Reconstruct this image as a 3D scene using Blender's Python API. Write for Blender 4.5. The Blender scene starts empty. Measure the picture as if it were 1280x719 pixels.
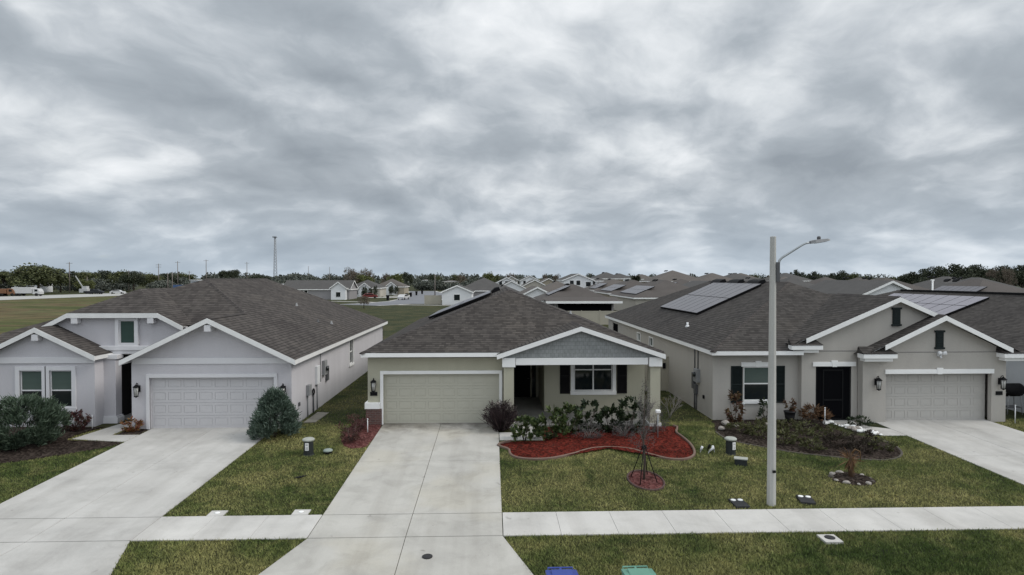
import bpy, bmesh, math, random
import numpy as np
from mathutils import Vector, Matrix
rnd = random.Random(7); NR = np.random.default_rng(11)
SC = bpy.context.scene; COL = SC.collection
PI = math.pi
SLOPE = 0.02727
def gz(y):
    return 0.0 if y >= 26.1 else -SLOPE*(26.1-y)

# ------------------------------------------------------------------ materials
def newmat(name):
    m = bpy.data.materials.new(name); m.use_nodes = True
    nt = m.node_tree; b = nt.nodes['Principled BSDF']
    return m, nt, b
def N(nt, t, **kw):
    n = nt.nodes.new(t)
    for k, v in kw.items():
        if k in n.inputs: n.inputs[k].default_value = v
        else: setattr(n, k, v)
    return n
def ramp(nt, src, stops):
    r = nt.nodes.new('ShaderNodeValToRGB'); cr = r.color_ramp
    while len(cr.elements) < len(stops): cr.elements.new(0.5)
    for e, (p, c) in zip(cr.elements, stops):
        e.position = p; e.color = (*c, 1) if len(c) == 3 else c
    nt.links.new(src, r.inputs['Fac']); return r.outputs['Color']
def coord(nt, kind='Object'):
    return nt.nodes.new('ShaderNodeTexCoord').outputs[kind]
def geopos(nt):
    return nt.nodes.new('ShaderNodeNewGeometry').outputs['Position']
def mixc(nt, fac, a, b, mode='MIX'):
    n = nt.nodes.new('ShaderNodeMix'); n.data_type = 'RGBA'; n.blend_type = mode
    for s, i in ((fac, 0), (a, 6), (b, 7)):
        if isinstance(s, (int, float)): n.inputs[i].default_value = s
        elif isinstance(s, tuple): n.inputs[i].default_value = (*s, 1)
        else: nt.links.new(s, n.inputs[i])
    return n.outputs[2]
def noise(nt, vec, scale, detail=4, rough=0.55, dist=0.0):
    n = N(nt, 'ShaderNodeTexNoise', Scale=scale, Detail=detail, Roughness=rough, Distortion=dist)
    nt.links.new(vec, n.inputs['Vector']); return n.outputs['Fac']
def bump(nt, b, h, strength=0.3, dist=0.01):
    n = N(nt, 'ShaderNodeBump', Strength=strength, Distance=dist)
    nt.links.new(h, n.inputs['Height']); nt.links.new(n.outputs['Normal'], b.inputs['Normal'])

def mat_paint(name, col, rough=0.6, var=0.12, scale=1.2, bumpy=0.0, bscale=60, metal=0.0, streak=False, spec=None):
    m, nt, b = newmat(name); p = geopos(nt)
    if streak:
        mp = N(nt, 'ShaderNodeMapping'); mp.inputs['Scale'].default_value = (1, 1, 0.16)
        nt.links.new(p, mp.inputs['Vector']); f = noise(nt, mp.outputs['Vector'], scale*2.2, 6, 0.6)
    else: f = noise(nt, p, scale, 5, 0.6)
    c = ramp(nt, f, [(0.3, tuple(x*(1-var) for x in col)), (0.7, tuple(min(1, x*(1+var*0.6)) for x in col))])
    f2 = noise(nt, p, 22, 4, 0.75)
    c = mixc(nt, 0.35, c, ramp(nt, f2, [(0.35, tuple(x*(1-var) for x in col)), (0.65, tuple(min(1, x*(1+var)) for x in col))]))
    nt.links.new(c, b.inputs['Base Color']); b.inputs['Roughness'].default_value = rough
    b.inputs['Metallic'].default_value = metal
    b.inputs['Specular IOR Level'].default_value = (0.25 if max(col) > .05 else 0.12) if spec is None else spec
    if bumpy: bump(nt, b, noise(nt, p, bscale, 4, 0.7), bumpy, 0.01)
    return m
def mat_shingle(name, c1, c2, mort, green=0.0):
    m, nt, b = newmat(name); uv = coord(nt, 'UV'); p = geopos(nt)
    br = N(nt, 'ShaderNodeTexBrick', Scale=1.0)
    br.inputs['Color1'].default_value = (*c1, 1); br.inputs['Color2'].default_value = (*c2, 1)
    br.inputs['Mortar'].default_value = (*mort, 1); br.inputs['Mortar Size'].default_value = 0.0
    br.inputs['Mortar Smooth'].default_value = 0.2; br.inputs['Bias'].default_value = -0.1
    br.inputs['Brick Width'].default_value = 0.19; br.inputs['Row Height'].default_value = 0.17
    br.offset = 0.37; br.squash = 1.35; br.squash_frequency = 3
    nt.links.new(uv, br.inputs['Vector'])
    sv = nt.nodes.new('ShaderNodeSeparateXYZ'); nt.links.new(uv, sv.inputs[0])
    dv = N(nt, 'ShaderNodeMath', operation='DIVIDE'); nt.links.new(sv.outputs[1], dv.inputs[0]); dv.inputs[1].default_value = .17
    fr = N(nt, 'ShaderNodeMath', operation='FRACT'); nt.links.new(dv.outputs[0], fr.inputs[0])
    row = ramp(nt, fr.outputs[0], [(0.0, (0.30, 0.29, 0.29)), (0.16, (0.42, 0.41, 0.41)), (0.26, (1, 1, 1)), (1.0, (1.12, 1.11, 1.10))])  # shadow line under each shingle course, painted into the colour
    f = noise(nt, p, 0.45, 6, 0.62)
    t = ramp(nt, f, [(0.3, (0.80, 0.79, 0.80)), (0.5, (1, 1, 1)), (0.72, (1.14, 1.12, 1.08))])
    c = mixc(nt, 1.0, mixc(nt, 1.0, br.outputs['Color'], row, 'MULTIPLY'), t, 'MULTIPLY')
    g = noise(nt, p, 9, 3, 0.7)
    c = mixc(nt, 0.6, c, ramp(nt, g, [(0.3, (0.74, 0.73, 0.73)), (0.7, (1.24, 1.23, 1.2))]), 'MULTIPLY')
    # dark algae streaks that run down the slope
    mp = N(nt, 'ShaderNodeMapping'); mp.inputs['Scale'].default_value = (1.6, 0.12, 1); nt.links.new(uv, mp.inputs['Vector'])
    s = noise(nt, mp.outputs['Vector'], 1.0, 4, 0.6)
    c = mixc(nt, 0.5, c, ramp(nt, s, [(0.35, (0.74, 0.74, 0.75)), (0.6, (1, 1, 1))]), 'MULTIPLY')
    nt.links.new(c, b.inputs['Base Color']); b.inputs['Roughness'].default_value = 0.95
    b.inputs['Specular IOR Level'].default_value = 0.15
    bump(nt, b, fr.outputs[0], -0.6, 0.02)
    return m
def mat_brick(name, c1, c2, mort, bw=0.21, rh=0.075, ms=0.008, rough=0.85):
    m, nt, b = newmat(name); uv = coord(nt, 'UV')
    br = N(nt, 'ShaderNodeTexBrick', Scale=1.0)
    br.inputs['Color1'].default_value = (*c1, 1); br.inputs['Color2'].default_value = (*c2, 1)
    br.inputs['Mortar'].default_value = (*mort, 1); br.inputs['Mortar Size'].default_value = ms
    br.inputs['Brick Width'].default_value = bw; br.inputs['Row Height'].default_value = rh
    nt.links.new(uv, br.inputs['Vector'])
    c = mixc(nt, 0.5, br.outputs['Color'], ramp(nt, noise(nt, geopos(nt), 7, 4), [(0.3, (0.7, 0.7, 0.7)), (0.7, (1.2, 1.2, 1.2))]), 'MULTIPLY')
    nt.links.new(c, b.inputs['Base Color']); b.inputs['Roughness'].default_value = rough
    bump(nt, b, br.outputs['Fac'], -0.5, 0.01)
    return m
def mat_concrete(name, col, stain=0.35, yellow=0.0, soot=False):
    m, nt, b = newmat(name); p = geopos(nt)
    f = noise(nt, p, 0.55, 7, 0.62, 0.3)
    c = ramp(nt, f, [(0.25, tuple(x*0.80 for x in col)), (0.5, col), (0.75, tuple(x*1.12 for x in col))])
    f2 = noise(nt, p, 0.9, 5, 0.65, 0.8)
    c = mixc(nt, stain, c, ramp(nt, f2, [(0.36, (0.66, 0.655, 0.64)), (0.52, (1, 1, 1))]), 'MULTIPLY')
    if yellow:
        c = mixc(nt, yellow, c, ramp(nt, noise(nt, p, 0.38, 3, 0.5), [(0.48, (1, 1, 1)), (0.62, (0.95, 0.89, 0.74))]), 'MULTIPLY')
    g = noise(nt, p, 45, 3, 0.7)
    c = mixc(nt, 0.5, c, ramp(nt, g, [(0.3, (0.86, 0.86, 0.86)), (0.7, (1.1, 1.1, 1.1))]), 'MULTIPLY')
    mp = N(nt, 'ShaderNodeMapping'); mp.inputs['Scale'].default_value = (1.3, .09, 1); nt.links.new(p, mp.inputs['Vector'])   # faint tyre streaks along the drive
    c = mixc(nt, .55, c, ramp(nt, noise(nt, mp.outputs['Vector'], 1.0, 5, .6), [(0.36, (.80, .79, .78)), (0.55, (1, 1, 1)), (0.75, (1.06, 1.06, 1.06))]), 'MULTIPLY')
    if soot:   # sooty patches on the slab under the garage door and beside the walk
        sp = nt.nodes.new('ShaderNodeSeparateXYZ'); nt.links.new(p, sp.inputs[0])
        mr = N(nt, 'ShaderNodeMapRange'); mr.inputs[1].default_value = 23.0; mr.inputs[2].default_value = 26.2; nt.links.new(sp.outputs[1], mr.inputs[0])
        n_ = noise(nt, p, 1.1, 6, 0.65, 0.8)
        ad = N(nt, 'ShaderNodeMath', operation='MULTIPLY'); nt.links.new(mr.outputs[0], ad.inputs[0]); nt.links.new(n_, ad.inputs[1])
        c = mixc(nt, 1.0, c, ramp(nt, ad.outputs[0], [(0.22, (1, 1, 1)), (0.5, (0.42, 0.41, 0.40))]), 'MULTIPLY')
    s = noise(nt, p, 3.4, 2, 0.5, 0.4)
    c = mixc(nt, 0.5, c, ramp(nt, s, [(0.22, (0.45, 0.44, 0.43)), (0.29, (1, 1, 1))]), 'MULTIPLY')
    nt.links.new(c, b.inputs['Base Color']); b.inputs['Roughness'].default_value = 0.9
    b.inputs['Specular IOR Level'].default_value = 0.2
    bump(nt, b, g, 0.2, 0.004); return m
def grass_color(nt, p, dark, mid, straw):
    f = noise(nt, p, 0.26, 5, 0.5, 0.4); h = noise(nt, p, 1.3, 5, 0.65, 0.3); k = noise(nt, p, 8.5, 6, 0.85)
    c = ramp(nt, f, [(0.39, dark), (0.49, mid), (0.59, straw)])
    c = mixc(nt, 0.4, c, ramp(nt, h, [(0.38, tuple(x*0.7 for x in dark)), (0.5, mid), (0.62, straw)]))
    wob = noise(nt, p, 0.9, 5, 0.65, 0.4)
    for cx, cy, r, amt in ((-7.0, 19.4, 2.6, .75), (2.4, 19.2, 2.9, .75), (5.6, 18.4, 2.2, .6), (6.2, 20.3, 1.6, .5), (3.0, 14.2, 2.6, .55), (9.6, 17.6, 1.0, .8), (.6, 21.6, .7, .8)):   # dry patches in the turf
        ds = N(nt, 'ShaderNodeVectorMath', operation='DISTANCE'); nt.links.new(p, ds.inputs[0]); ds.inputs[1].default_value = (cx, cy, gz(cy))
        mr = N(nt, 'ShaderNodeMapRange'); mr.interpolation_type = 'SMOOTHSTEP'; mr.inputs[1].default_value = r; mr.inputs[2].default_value = r*.2; mr.inputs[3].default_value = 0; mr.inputs[4].default_value = amt; nt.links.new(ds.outputs['Value'], mr.inputs[0])
        wr = N(nt, 'ShaderNodeMapRange'); wr.inputs[1].default_value = .36; wr.inputs[2].default_value = .56; nt.links.new(wob, wr.inputs[0])
        fm = N(nt, 'ShaderNodeMath', operation='MULTIPLY'); nt.links.new(mr.outputs[0], fm.inputs[0]); nt.links.new(wr.outputs[0], fm.inputs[1])
        c = mixc(nt, fm.outputs[0], c, straw)
    return mixc(nt, 0.85, c, ramp(nt, k, [(0.34, (0.52, 0.56, 0.48)), (0.5, (1, 1, 1)), (0.66, (1.5, 1.44, 1.25))]), 'MULTIPLY')
def mat_grass(name, dark, mid, straw, blades=False):
    m, nt, b = newmat(name); p = geopos(nt)
    c = grass_color(nt, p, dark, mid, straw)
    nt.links.new(c, b.inputs['Base Color']); b.inputs['Roughness'].default_value = 0.85
    b.inputs['Specular IOR Level'].default_value = 0.15
    if not blades: bump(nt, b, noise(nt, p, 18, 4, 0.8), 0.8, 0.05)
    return m
def mat_field(name):
    m, nt, b = newmat(name); p = geopos(nt)
    mp = N(nt, 'ShaderNodeMapping'); mp.inputs['Scale'].default_value = (0.35, 1.0, 1); nt.links.new(p, mp.inputs['Vector'])
    f = noise(nt, mp.outputs['Vector'], 0.055, 7, 0.65, 0.6)
    c = ramp(nt, f, [(0.38, (0.05, 0.062, 0.022)), (0.46, (0.072, 0.08, 0.030)), (0.53, (0.100, 0.076, 0.042)), (0.58, (0.092, 0.090, 0.044)), (0.66, (0.075, 0.085, 0.03))])
    g = noise(nt, mp.outputs['Vector'], 0.5, 6, 0.8)
    c = mixc(nt, 0.9, c, ramp(nt, g, [(0.36, (0.45, 0.45, 0.45)), (0.64, (1.55, 1.5, 1.4))]), 'MULTIPLY')
    nt.links.new(c, b.inputs['Base Color']); b.inputs['Roughness'].default_value = 0.95
    b.inputs['Specular IOR Level'].default_value = 0.1
    return m
def mat_leaf(name, cols, rough=0.6, trans=0.15):
    m, nt, b = newmat(name)
    r = nt.nodes.new('ShaderNodeNewGeometry').outputs['Random Per Island']
    n = len(cols)
    c = ramp(nt, r, [(i/(n-1), cols[i]) for i in range(n)])
    nt.links.new(c, b.inputs['Base Color']); b.inputs['Roughness'].default_value = rough
    b.inputs['Specular IOR Level'].default_value = 0.25
    if trans:
        t = nt.nodes.new('ShaderNodeBsdfTranslucent'); nt.links.new(c, t.inputs['Color'])
        mx = nt.nodes.new('ShaderNodeMixShader'); mx.inputs[0].default_value = trans
        out = nt.nodes['Material Output']
        nt.links.new(b.outputs[0], mx.inputs[1]); nt.links.new(t.outputs[0], mx.inputs[2]); nt.links.new(mx.outputs[0], out.inputs['Surface'])
    return m
def mat_mulch(name, cols):
    m, nt, b = newmat(name); p = geopos(nt)
    v = N(nt, 'ShaderNodeTexVoronoi', Scale=15.0); nt.links.new(p, v.inputs['Vector'])
    sep = nt.nodes.new('ShaderNodeSeparateColor'); nt.links.new(v.outputs['Color'], sep.inputs[0])
    c = ramp(nt, sep.outputs[0], [(i/(len(cols)-1), cols[i]) for i in range(len(cols))])
    c = mixc(nt, 0.7, c, ramp(nt, noise(nt, p, 1.6, 5), [(0.3, (0.6, 0.6, 0.6)), (0.7, (1.25, 1.25, 1.25))]), 'MULTIPLY')
    nt.links.new(c, b.inputs['Base Color']); b.inputs['Roughness'].default_value = 0.95; b.inputs['Specular IOR Level'].default_value = 0.03
    bump(nt, b, v.outputs['Distance'], 0.9, 0.03); return m
def mat_glass(name, col=(0.012, 0.016, 0.018), rough=0.06, blind=None):
    m, nt, b = newmat(name)
    if blind:
        uv = coord(nt, 'UV'); sp = nt.nodes.new('ShaderNodeSeparateXYZ'); nt.links.new(uv, sp.inputs[0])
        w = N(nt, 'ShaderNodeMath', operation='MULTIPLY'); nt.links.new(sp.outputs[1], w.inputs[0]); w.inputs[1].default_value = 2*PI/0.05
        s = N(nt, 'ShaderNodeMath', operation='SINE'); nt.links.new(w.outputs[0], s.inputs[0])
        c = ramp(nt, s.outputs[0], [(0.0, tuple(x*0.7 for x in blind)), (0.6, blind)])
        nt.links.new(c, b.inputs['Base Color'])
    else: b.inputs['Base Color'].default_value = (*col, 1)
    b.inputs['Roughness'].default_value = rough; b.inputs['Specular IOR Level'].default_value = 0.5
    return m
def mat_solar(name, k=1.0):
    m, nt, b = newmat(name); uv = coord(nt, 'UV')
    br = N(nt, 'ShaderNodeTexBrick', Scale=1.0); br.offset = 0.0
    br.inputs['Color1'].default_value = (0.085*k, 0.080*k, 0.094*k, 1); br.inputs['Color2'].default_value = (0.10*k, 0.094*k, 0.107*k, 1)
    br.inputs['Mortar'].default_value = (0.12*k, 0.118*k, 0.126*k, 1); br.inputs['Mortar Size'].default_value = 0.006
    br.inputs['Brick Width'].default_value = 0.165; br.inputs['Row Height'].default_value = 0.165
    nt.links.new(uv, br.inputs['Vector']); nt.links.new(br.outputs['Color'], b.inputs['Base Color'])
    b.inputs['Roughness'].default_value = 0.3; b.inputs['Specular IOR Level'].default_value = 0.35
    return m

M = {}
M['shingle_L'] = mat_shingle('shingle_taupe', (0.084, 0.076, 0.071), (0.048, 0.043, 0.041), (0.029, 0.026, 0.025))
M['shingle_C'] = mat_shingle('shingle_brown', (0.076, 0.069, 0.064), (0.041, 0.037, 0.035), (0.024, 0.022, 0.021))
M['shingle_R'] = mat_shingle('shingle_grey', (0.068, 0.063, 0.060), (0.040, 0.037, 0.035), (0.027, 0.026, 0.025))
M['shingle_cap'] = mat_shingle('shingle_cap', (0.072, 0.065, 0.062), (0.048, 0.044, 0.043), (0.03, 0.028, 0.028))
M['stucco_L'] = mat_paint('stucco_lavender', (0.515, 0.502, 0.525), 0.9, 0.085, 0.7, 0.9, 30, streak=True)
M['stucco_C'] = mat_paint('stucco_beige', (0.40, 0.386, 0.305), 0.9, 0.085, 0.7, 0.9, 30, streak=True)
M['stucco_R'] = mat_paint('stucco_greige', (0.395, 0.374, 0.344), 0.9, 0.085, 0.7, 0.9, 30, streak=True)
M['stucco_R2'] = mat_paint('stucco_paleblue', (0.50, 0.53, 0.56), 0.9, 0.085, 0.7, 0.9, 30, streak=True)
M['white'] = mat_paint('white_trim', (0.78, 0.78, 0.77), 0.55, 0.05, 1.5)
M['white_dirty'] = mat_paint('white_trim_weathered', (0.70, 0.70, 0.69), 0.6, 0.09, 1.2, streak=True)
M['trim_L'] = mat_paint('trim_pale_grey', (0.62, 0.615, 0.63), 0.6, 0.06, 1.5)
M['soffit'] = mat_paint('soffit_vinyl', (0.55, 0.55, 0.54), 0.6, 0.05)
M['garage_L'] = mat_paint('garage_grey', (0.50, 0.49, 0.50), 0.55, 0.05, 0.9)
M['garage_C'] = mat_paint('garage_beige', (0.43, 0.418, 0.352), 0.55, 0.05, 0.9)
M['garage_R'] = mat_paint('garage_greige', (0.42, 0.405, 0.38), 0.55, 0.05, 0.9)
M['shake'] = mat_brick('shake_bluegrey', (0.26, 0.272, 0.27), (0.23, 0.242, 0.24), (0.14, 0.15, 0.152), 0.16, 0.16, 0.006, 0.8)
M['brick'] = mat_brick('brick_maroon', (0.12, 0.055, 0.045), (0.085, 0.045, 0.04), (0.14, 0.12, 0.11))
M['shutter'] = mat_paint('shutter_dark', (0.018, 0.024, 0.024), 0.5, 0.15)
M['shutter_black'] = mat_paint('shutter_black', (0.014, 0.013, 0.014), 0.5, 0.15)
M['dark'] = mat_paint('dark_interior', (0.008, 0.008, 0.009), 0.9, 0.1, spec=0.0)
M['door_taupe'] = mat_paint('dark_taupe_door', (0.035, 0.032, 0.032), 0.7, 0.12, spec=0.1)
M['screen'] = mat_paint('insect_screen', (0.006, 0.006, 0.007), 0.9, 0.1, spec=0.0)
M['black'] = mat_paint('black_metal', (0.010, 0.010, 0.011), 0.6, 0.1, spec=0.08)
M['glass'] = mat_glass('window_glass')
M['glass_blind'] = mat_glass('window_glass_blind', rough=0.12, blind=(0.085, 0.12, 0.105))
M['glass_teal'] = mat_glass('window_glass_teal', rough=0.12, blind=(0.05, 0.085, 0.075))
M['lantern_glass'] = mat_glass('lantern_glass', (0.42, 0.42, 0.40), 0.2)
M['solar'] = mat_solar('solar_cells', .95); M['solar_sheen'] = mat_solar('solar_cells_sheen', 2.2)  # the second, paler set has the grazing sky reflection painted into its colour
M['concrete'] = mat_concrete('driveway_concrete', (0.445, 0.435, 0.415), 0.28)
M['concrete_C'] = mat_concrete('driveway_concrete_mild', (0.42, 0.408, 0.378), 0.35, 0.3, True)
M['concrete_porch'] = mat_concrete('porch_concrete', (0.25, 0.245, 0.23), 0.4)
M['concrete_dirty'] = mat_concrete('dirty_concrete', (0.27, 0.255, 0.22), 0.7)
M['concrete_old'] = mat_concrete('sidewalk_concrete', (0.485, 0.473, 0.45), 0.2)
M['pole_concrete'] = mat_paint('pole_concrete', (0.43, 0.425, 0.40), 0.85, 0.12, 2.5, 0.4, 50, streak=True)
M['road'] = mat_paint('asphalt', (0.07, 0.07, 0.073), 0.9, 0.15, 1.5, 0.5, 60)
M['road_far'] = mat_paint('asphalt_worn', (0.17, 0.175, 0.19), 0.9, 0.12, 0.1)
M['highway'] = mat_paint('highway_surface', (0.36, 0.355, 0.34), 0.9, 0.12, 0.1)
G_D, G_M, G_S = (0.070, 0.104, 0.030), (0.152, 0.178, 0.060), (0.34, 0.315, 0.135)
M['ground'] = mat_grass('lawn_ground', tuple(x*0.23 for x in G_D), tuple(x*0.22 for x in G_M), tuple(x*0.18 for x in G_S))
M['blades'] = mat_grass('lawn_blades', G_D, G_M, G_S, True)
M['field'] = mat_field('dry_field')
M['mulch_red'] = mat_mulch('red_mulch', [(0.026, 0.008, 0.006), (0.078, 0.013, 0.010), (0.14, 0.026, 0.018), (0.03, 0.014, 0.011)])
M['mulch_dark'] = mat_mulch('dark_mulch', [(0.012, 0.009, 0.008), (0.028, 0.021, 0.018), (0.062, 0.049, 0.042), (0.014, 0.011, 0.009)])
M['mulch_pink'] = mat_mulch('faded_red_mulch', [(0.05, 0.018, 0.017), (0.10, 0.036, 0.034), (0.15, 0.068, 0.063), (0.035, 0.015, 0.014)])
M['edging_dark'] = mat_paint('grey_edging', (0.085, 0.075, 0.065), 0.9, 0.4, 5, 0.5)
M['edging_ring'] = mat_paint('ring_edging', (0.085, 0.055, 0.05), 0.9, 0.4, 5, 0.5)
M['edging'] = mat_paint('clay_edging', (0.165, 0.115, 0.092), 0.9, 0.2, 4, 0.4)
M['stone'] = mat_paint('pale_stone', (0.30, 0.275, 0.25), 0.9, 0.25, 5, 0.5)
M['juniper'] = mat_leaf('juniper_needles', [(0.030, 0.050, 0.034), (0.075, 0.110, 0.082), (0.15, 0.195, 0.160), (0.045, 0.070, 0.042)], 0.7, 0.08)
M['juniper2'] = mat_leaf('juniper_needles_green', [(0.028, 0.048, 0.028), (0.062, 0.092, 0.058), (0.115, 0.155, 0.112), (0.034, 0.054, 0.028)], 0.7, 0.08)
M['clusia'] = mat_leaf('broad_leaves', [(0.018, 0.034, 0.012), (0.05, 0.08, 0.026), (0.11, 0.135, 0.05), (0.02, 0.032, 0.014)], 0.4, 0.1)
M['clusia_dark'] = mat_leaf('broad_leaves_dark', [(0.010, 0.018, 0.009), (0.024, 0.038, 0.018), (0.055, 0.075, 0.035)], 0.4, 0.1)
M['purple_grass'] = mat_leaf('purple_grass_blades', [(0.020, 0.013, 0.016), (0.045, 0.028, 0.032), (0.075, 0.055, 0.052), (0.014, 0.012, 0.014)], 0.6)
M['plume'] = mat_leaf('pale_plumes', [(0.30, 0.27, 0.25), (0.42, 0.39, 0.36)], 0.8)
M['maroon'] = mat_leaf('maroon_leaves', [(0.055, 0.018, 0.022), (0.10, 0.035, 0.04), (0.05, 0.04, 0.02), (0.12, 0.06, 0.055)], 0.6)
M['croton'] = mat_leaf('croton_leaves', [(0.22, 0.05, 0.03), (0.24, 0.14, 0.04), (0.09, 0.05, 0.03), (0.30, 0.10, 0.06)], 0.5)
M['croton_dark'] = mat_leaf('croton_leaves_dark', [(0.045, 0.03, 0.018), (0.10, 0.04, 0.025), (0.13, 0.085, 0.04), (0.03, 0.03, 0.014)], 0.5)
M['grey_leaf'] = mat_leaf('grey_twig_leaves', [(0.075, 0.07, 0.068), (0.135, 0.13, 0.128), (0.045, 0.042, 0.04)], 0.8)
M['brown_twig'] = mat_leaf('dark_brown_twigs', [(0.022, 0.016, 0.013), (0.05, 0.038, 0.03), (0.030, 0.028, 0.016)], 0.8)
M['cover'] = mat_leaf('groundcover_leaves', [(0.04, 0.045, 0.018), (0.085, 0.095, 0.034), (0.045, 0.034, 0.026), (0.135, 0.145, 0.05)], 0.6)
M['brown_frond'] = mat_leaf('dead_fronds', [(0.10, 0.055, 0.03), (0.19, 0.105, 0.055), (0.06, 0.04, 0.025), (0.26, 0.14, 0.07)], 0.8)
M['tree_a'] = mat_leaf('foliage_oak', [(0.038, 0.046, 0.022), (0.080, 0.092, 0.040), (0.135, 0.145, 0.062), (0.052, 0.062, 0.032)], 0.7, 0.05)
M['tree_b'] = mat_leaf('foliage_dark', [(0.020, 0.026, 0.017), (0.038, 0.047, 0.028), (0.068, 0.078, 0.044)], 0.7, 0.05)
M['tree_c'] = mat_leaf('foliage_bright', [(0.045, 0.055, 0.02), (0.10, 0.115, 0.04), (0.15, 0.16, 0.06)], 0.7, 0.05)
M['tree_bare'] = mat_leaf('foliage_twigs', [(0.11, 0.085, 0.07), (0.16, 0.13, 0.105), (0.085, 0.08, 0.05)], 0.8, 0.0)
M['wood_far'] = mat_leaf('far_wood_hazy_leaves', [(0.060, 0.070, 0.060), (0.085, 0.095, 0.080), (0.115, 0.122, 0.10), (0.070, 0.082, 0.074)], 0.8, 0.0)  # leaf tones lightened, distance haze painted into the colour
M['bark'] = mat_paint('bark', (0.075, 0.06, 0.05), 0.95, 0.35, 6, 0.8, 30)
M['bark_grey'] = mat_paint('bark_grey', (0.16, 0.145, 0.135), 0.95, 0.3, 8, 0.6, 30)
M['wood_pole'] = mat_paint('pole_wood', (0.17, 0.15, 0.135), 0.9, 0.2, 2)
M['steel'] = mat_paint('galvanised_steel', (0.34, 0.36, 0.37), 0.4, 0.1, 3, metal=0.6)
M['grey_box'] = mat_paint('grey_enclosure', (0.26, 0.265, 0.27), 0.5, 0.12, 5)
M['grey_dark'] = mat_paint('grey_dark', (0.09, 0.092, 0.096), 0.5, 0.15, 5)
M['pvc'] = mat_paint('white_pvc', (0.66, 0.67, 0.68), 0.4, 0.05)
M['ped_body'] = mat_paint('pedestal_dark', (0.030, 0.034, 0.034), 0.6, 0.2, 6)
M['ped_cap'] = mat_paint('pedestal_cap', (0.33, 0.34, 0.31), 0.6, 0.15, 8)
M['green_cap'] = mat_paint('green_grey_cap', (0.24, 0.28, 0.255), 0.6, 0.15, 8)
M['fence'] = mat_paint('vinyl_fence_tan', (0.36, 0.335, 0.275), 0.6, 0.06, 0.6)
M['blue_bin'] = mat_paint('blue_plastic', (0.035, 0.060, 0.25), 0.45, 0.1, 3)
M['green_bin'] = mat_paint('green_plastic', (0.11, 0.25, 0.19), 0.45, 0.1, 3)
M['rubber'] = mat_paint('rubber', (0.02, 0.02, 0.02), 0.8, 0.1)
M['iron'] = mat_paint('cast_iron', (0.035, 0.035, 0.037), 0.6, 0.3, 10, 0.5)
M['pot'] = mat_paint('plant_pot_black', (0.025, 0.024, 0.026), 0.5, 0.15)
M['far_white'] = mat_paint('far_white_wall', (0.68, 0.69, 0.70), 0.85, 0.05, 0.4)
M['far_tan'] = mat_paint('far_tan_wall', (0.32, 0.285, 0.225), 0.85, 0.06, 0.4)
M['far_grey'] = mat_paint('far_grey_wall', (0.27, 0.26, 0.265), 0.85, 0.06, 0.4)
M['far_beige'] = mat_paint('far_beige_wall', (0.40, 0.375, 0.33), 0.85, 0.06, 0.4)
M['roof_far_a'] = mat_paint('far_roof_brown', (0.082, 0.073, 0.068), 0.95, 0.16, 0.6)
M['roof_far_b'] = mat_paint('far_roof_grey', (0.078, 0.075, 0.073), 0.95, 0.16, 0.6)
M['roof_far_c'] = mat_paint('far_roof_taupe', (0.105, 0.094, 0.086), 0.95, 0.16, 0.6)
M['truck_white'] = mat_paint('vehicle_white', (0.48, 0.48, 0.48), 0.4, 0.08)
M['truck_orange'] = mat_paint('vehicle_orange', (0.20, 0.10, 0.055), 0.45, 0.1)
M['truck_blue'] = mat_paint('vehicle_blue', (0.04, 0.075, 0.16), 0.4, 0.1)
M['car_red'] = mat_paint('vehicle_red', (0.16, 0.03, 0.028), 0.35, 0.1)
M['car_dark'] = mat_paint('vehicle_dark', (0.025, 0.027, 0.03), 0.35, 0.1)
M['crane'] = mat_paint('crane_grey', (0.30, 0.31, 0.30), 0.5, 0.1)

# ------------------------------------------------------------------ mesh tools
ORG = {}
def link(o): COL.objects.link(o); return o
def thing(name, label, cat, loc=(0, 0, 0), group=None):
    o = bpy.data.objects.new(name, None); link(o); o.location = loc; o.empty_display_size = 0.2
    o['label'] = label; o['category'] = cat
    if group: o['group'] = group
    ORG[o.name] = Vector(loc); return o
def tag(o, label, cat, group=None):
    o['label'] = label; o['category'] = cat
    if group: o['group'] = group
    return o
def auto_uv(me):
    n = len(me.loops)
    if n == 0: return
    uvl = me.uv_layers.new(name='UVMap')
    co = np.empty(len(me.vertices)*3, np.float32); me.vertices.foreach_get('co', co); co = co.reshape(-1, 3)
    lv = np.empty(n, np.int32); me.loops.foreach_get('vertex_index', lv)
    pn = np.empty(len(me.polygons)*3, np.float32); me.polygons.foreach_get('normal', pn); pn = pn.reshape(-1, 3)
    pt = np.empty(len(me.polygons), np.int32); me.polygons.foreach_get('loop_total', pt)
    ln = np.repeat(pn, pt, axis=0)
    ln = np.where(ln[:, 2:3] < -1e-4, -ln, ln)
    h = np.stack([-ln[:, 1], ln[:, 0], np.zeros(n)], 1); l = np.linalg.norm(h, axis=1, keepdims=True)
    h = np.where(l < 1e-3, np.array([[1., 0, 0]]), h/np.maximum(l, 1e-6))
    s = np.cross(ln, h); p = co[lv]
    uv = np.stack([(p*h).sum(1), (p*s).sum(1)], 1).astype(np.float32)
    uvl.data.foreach_set('uv', uv.ravel())
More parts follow.
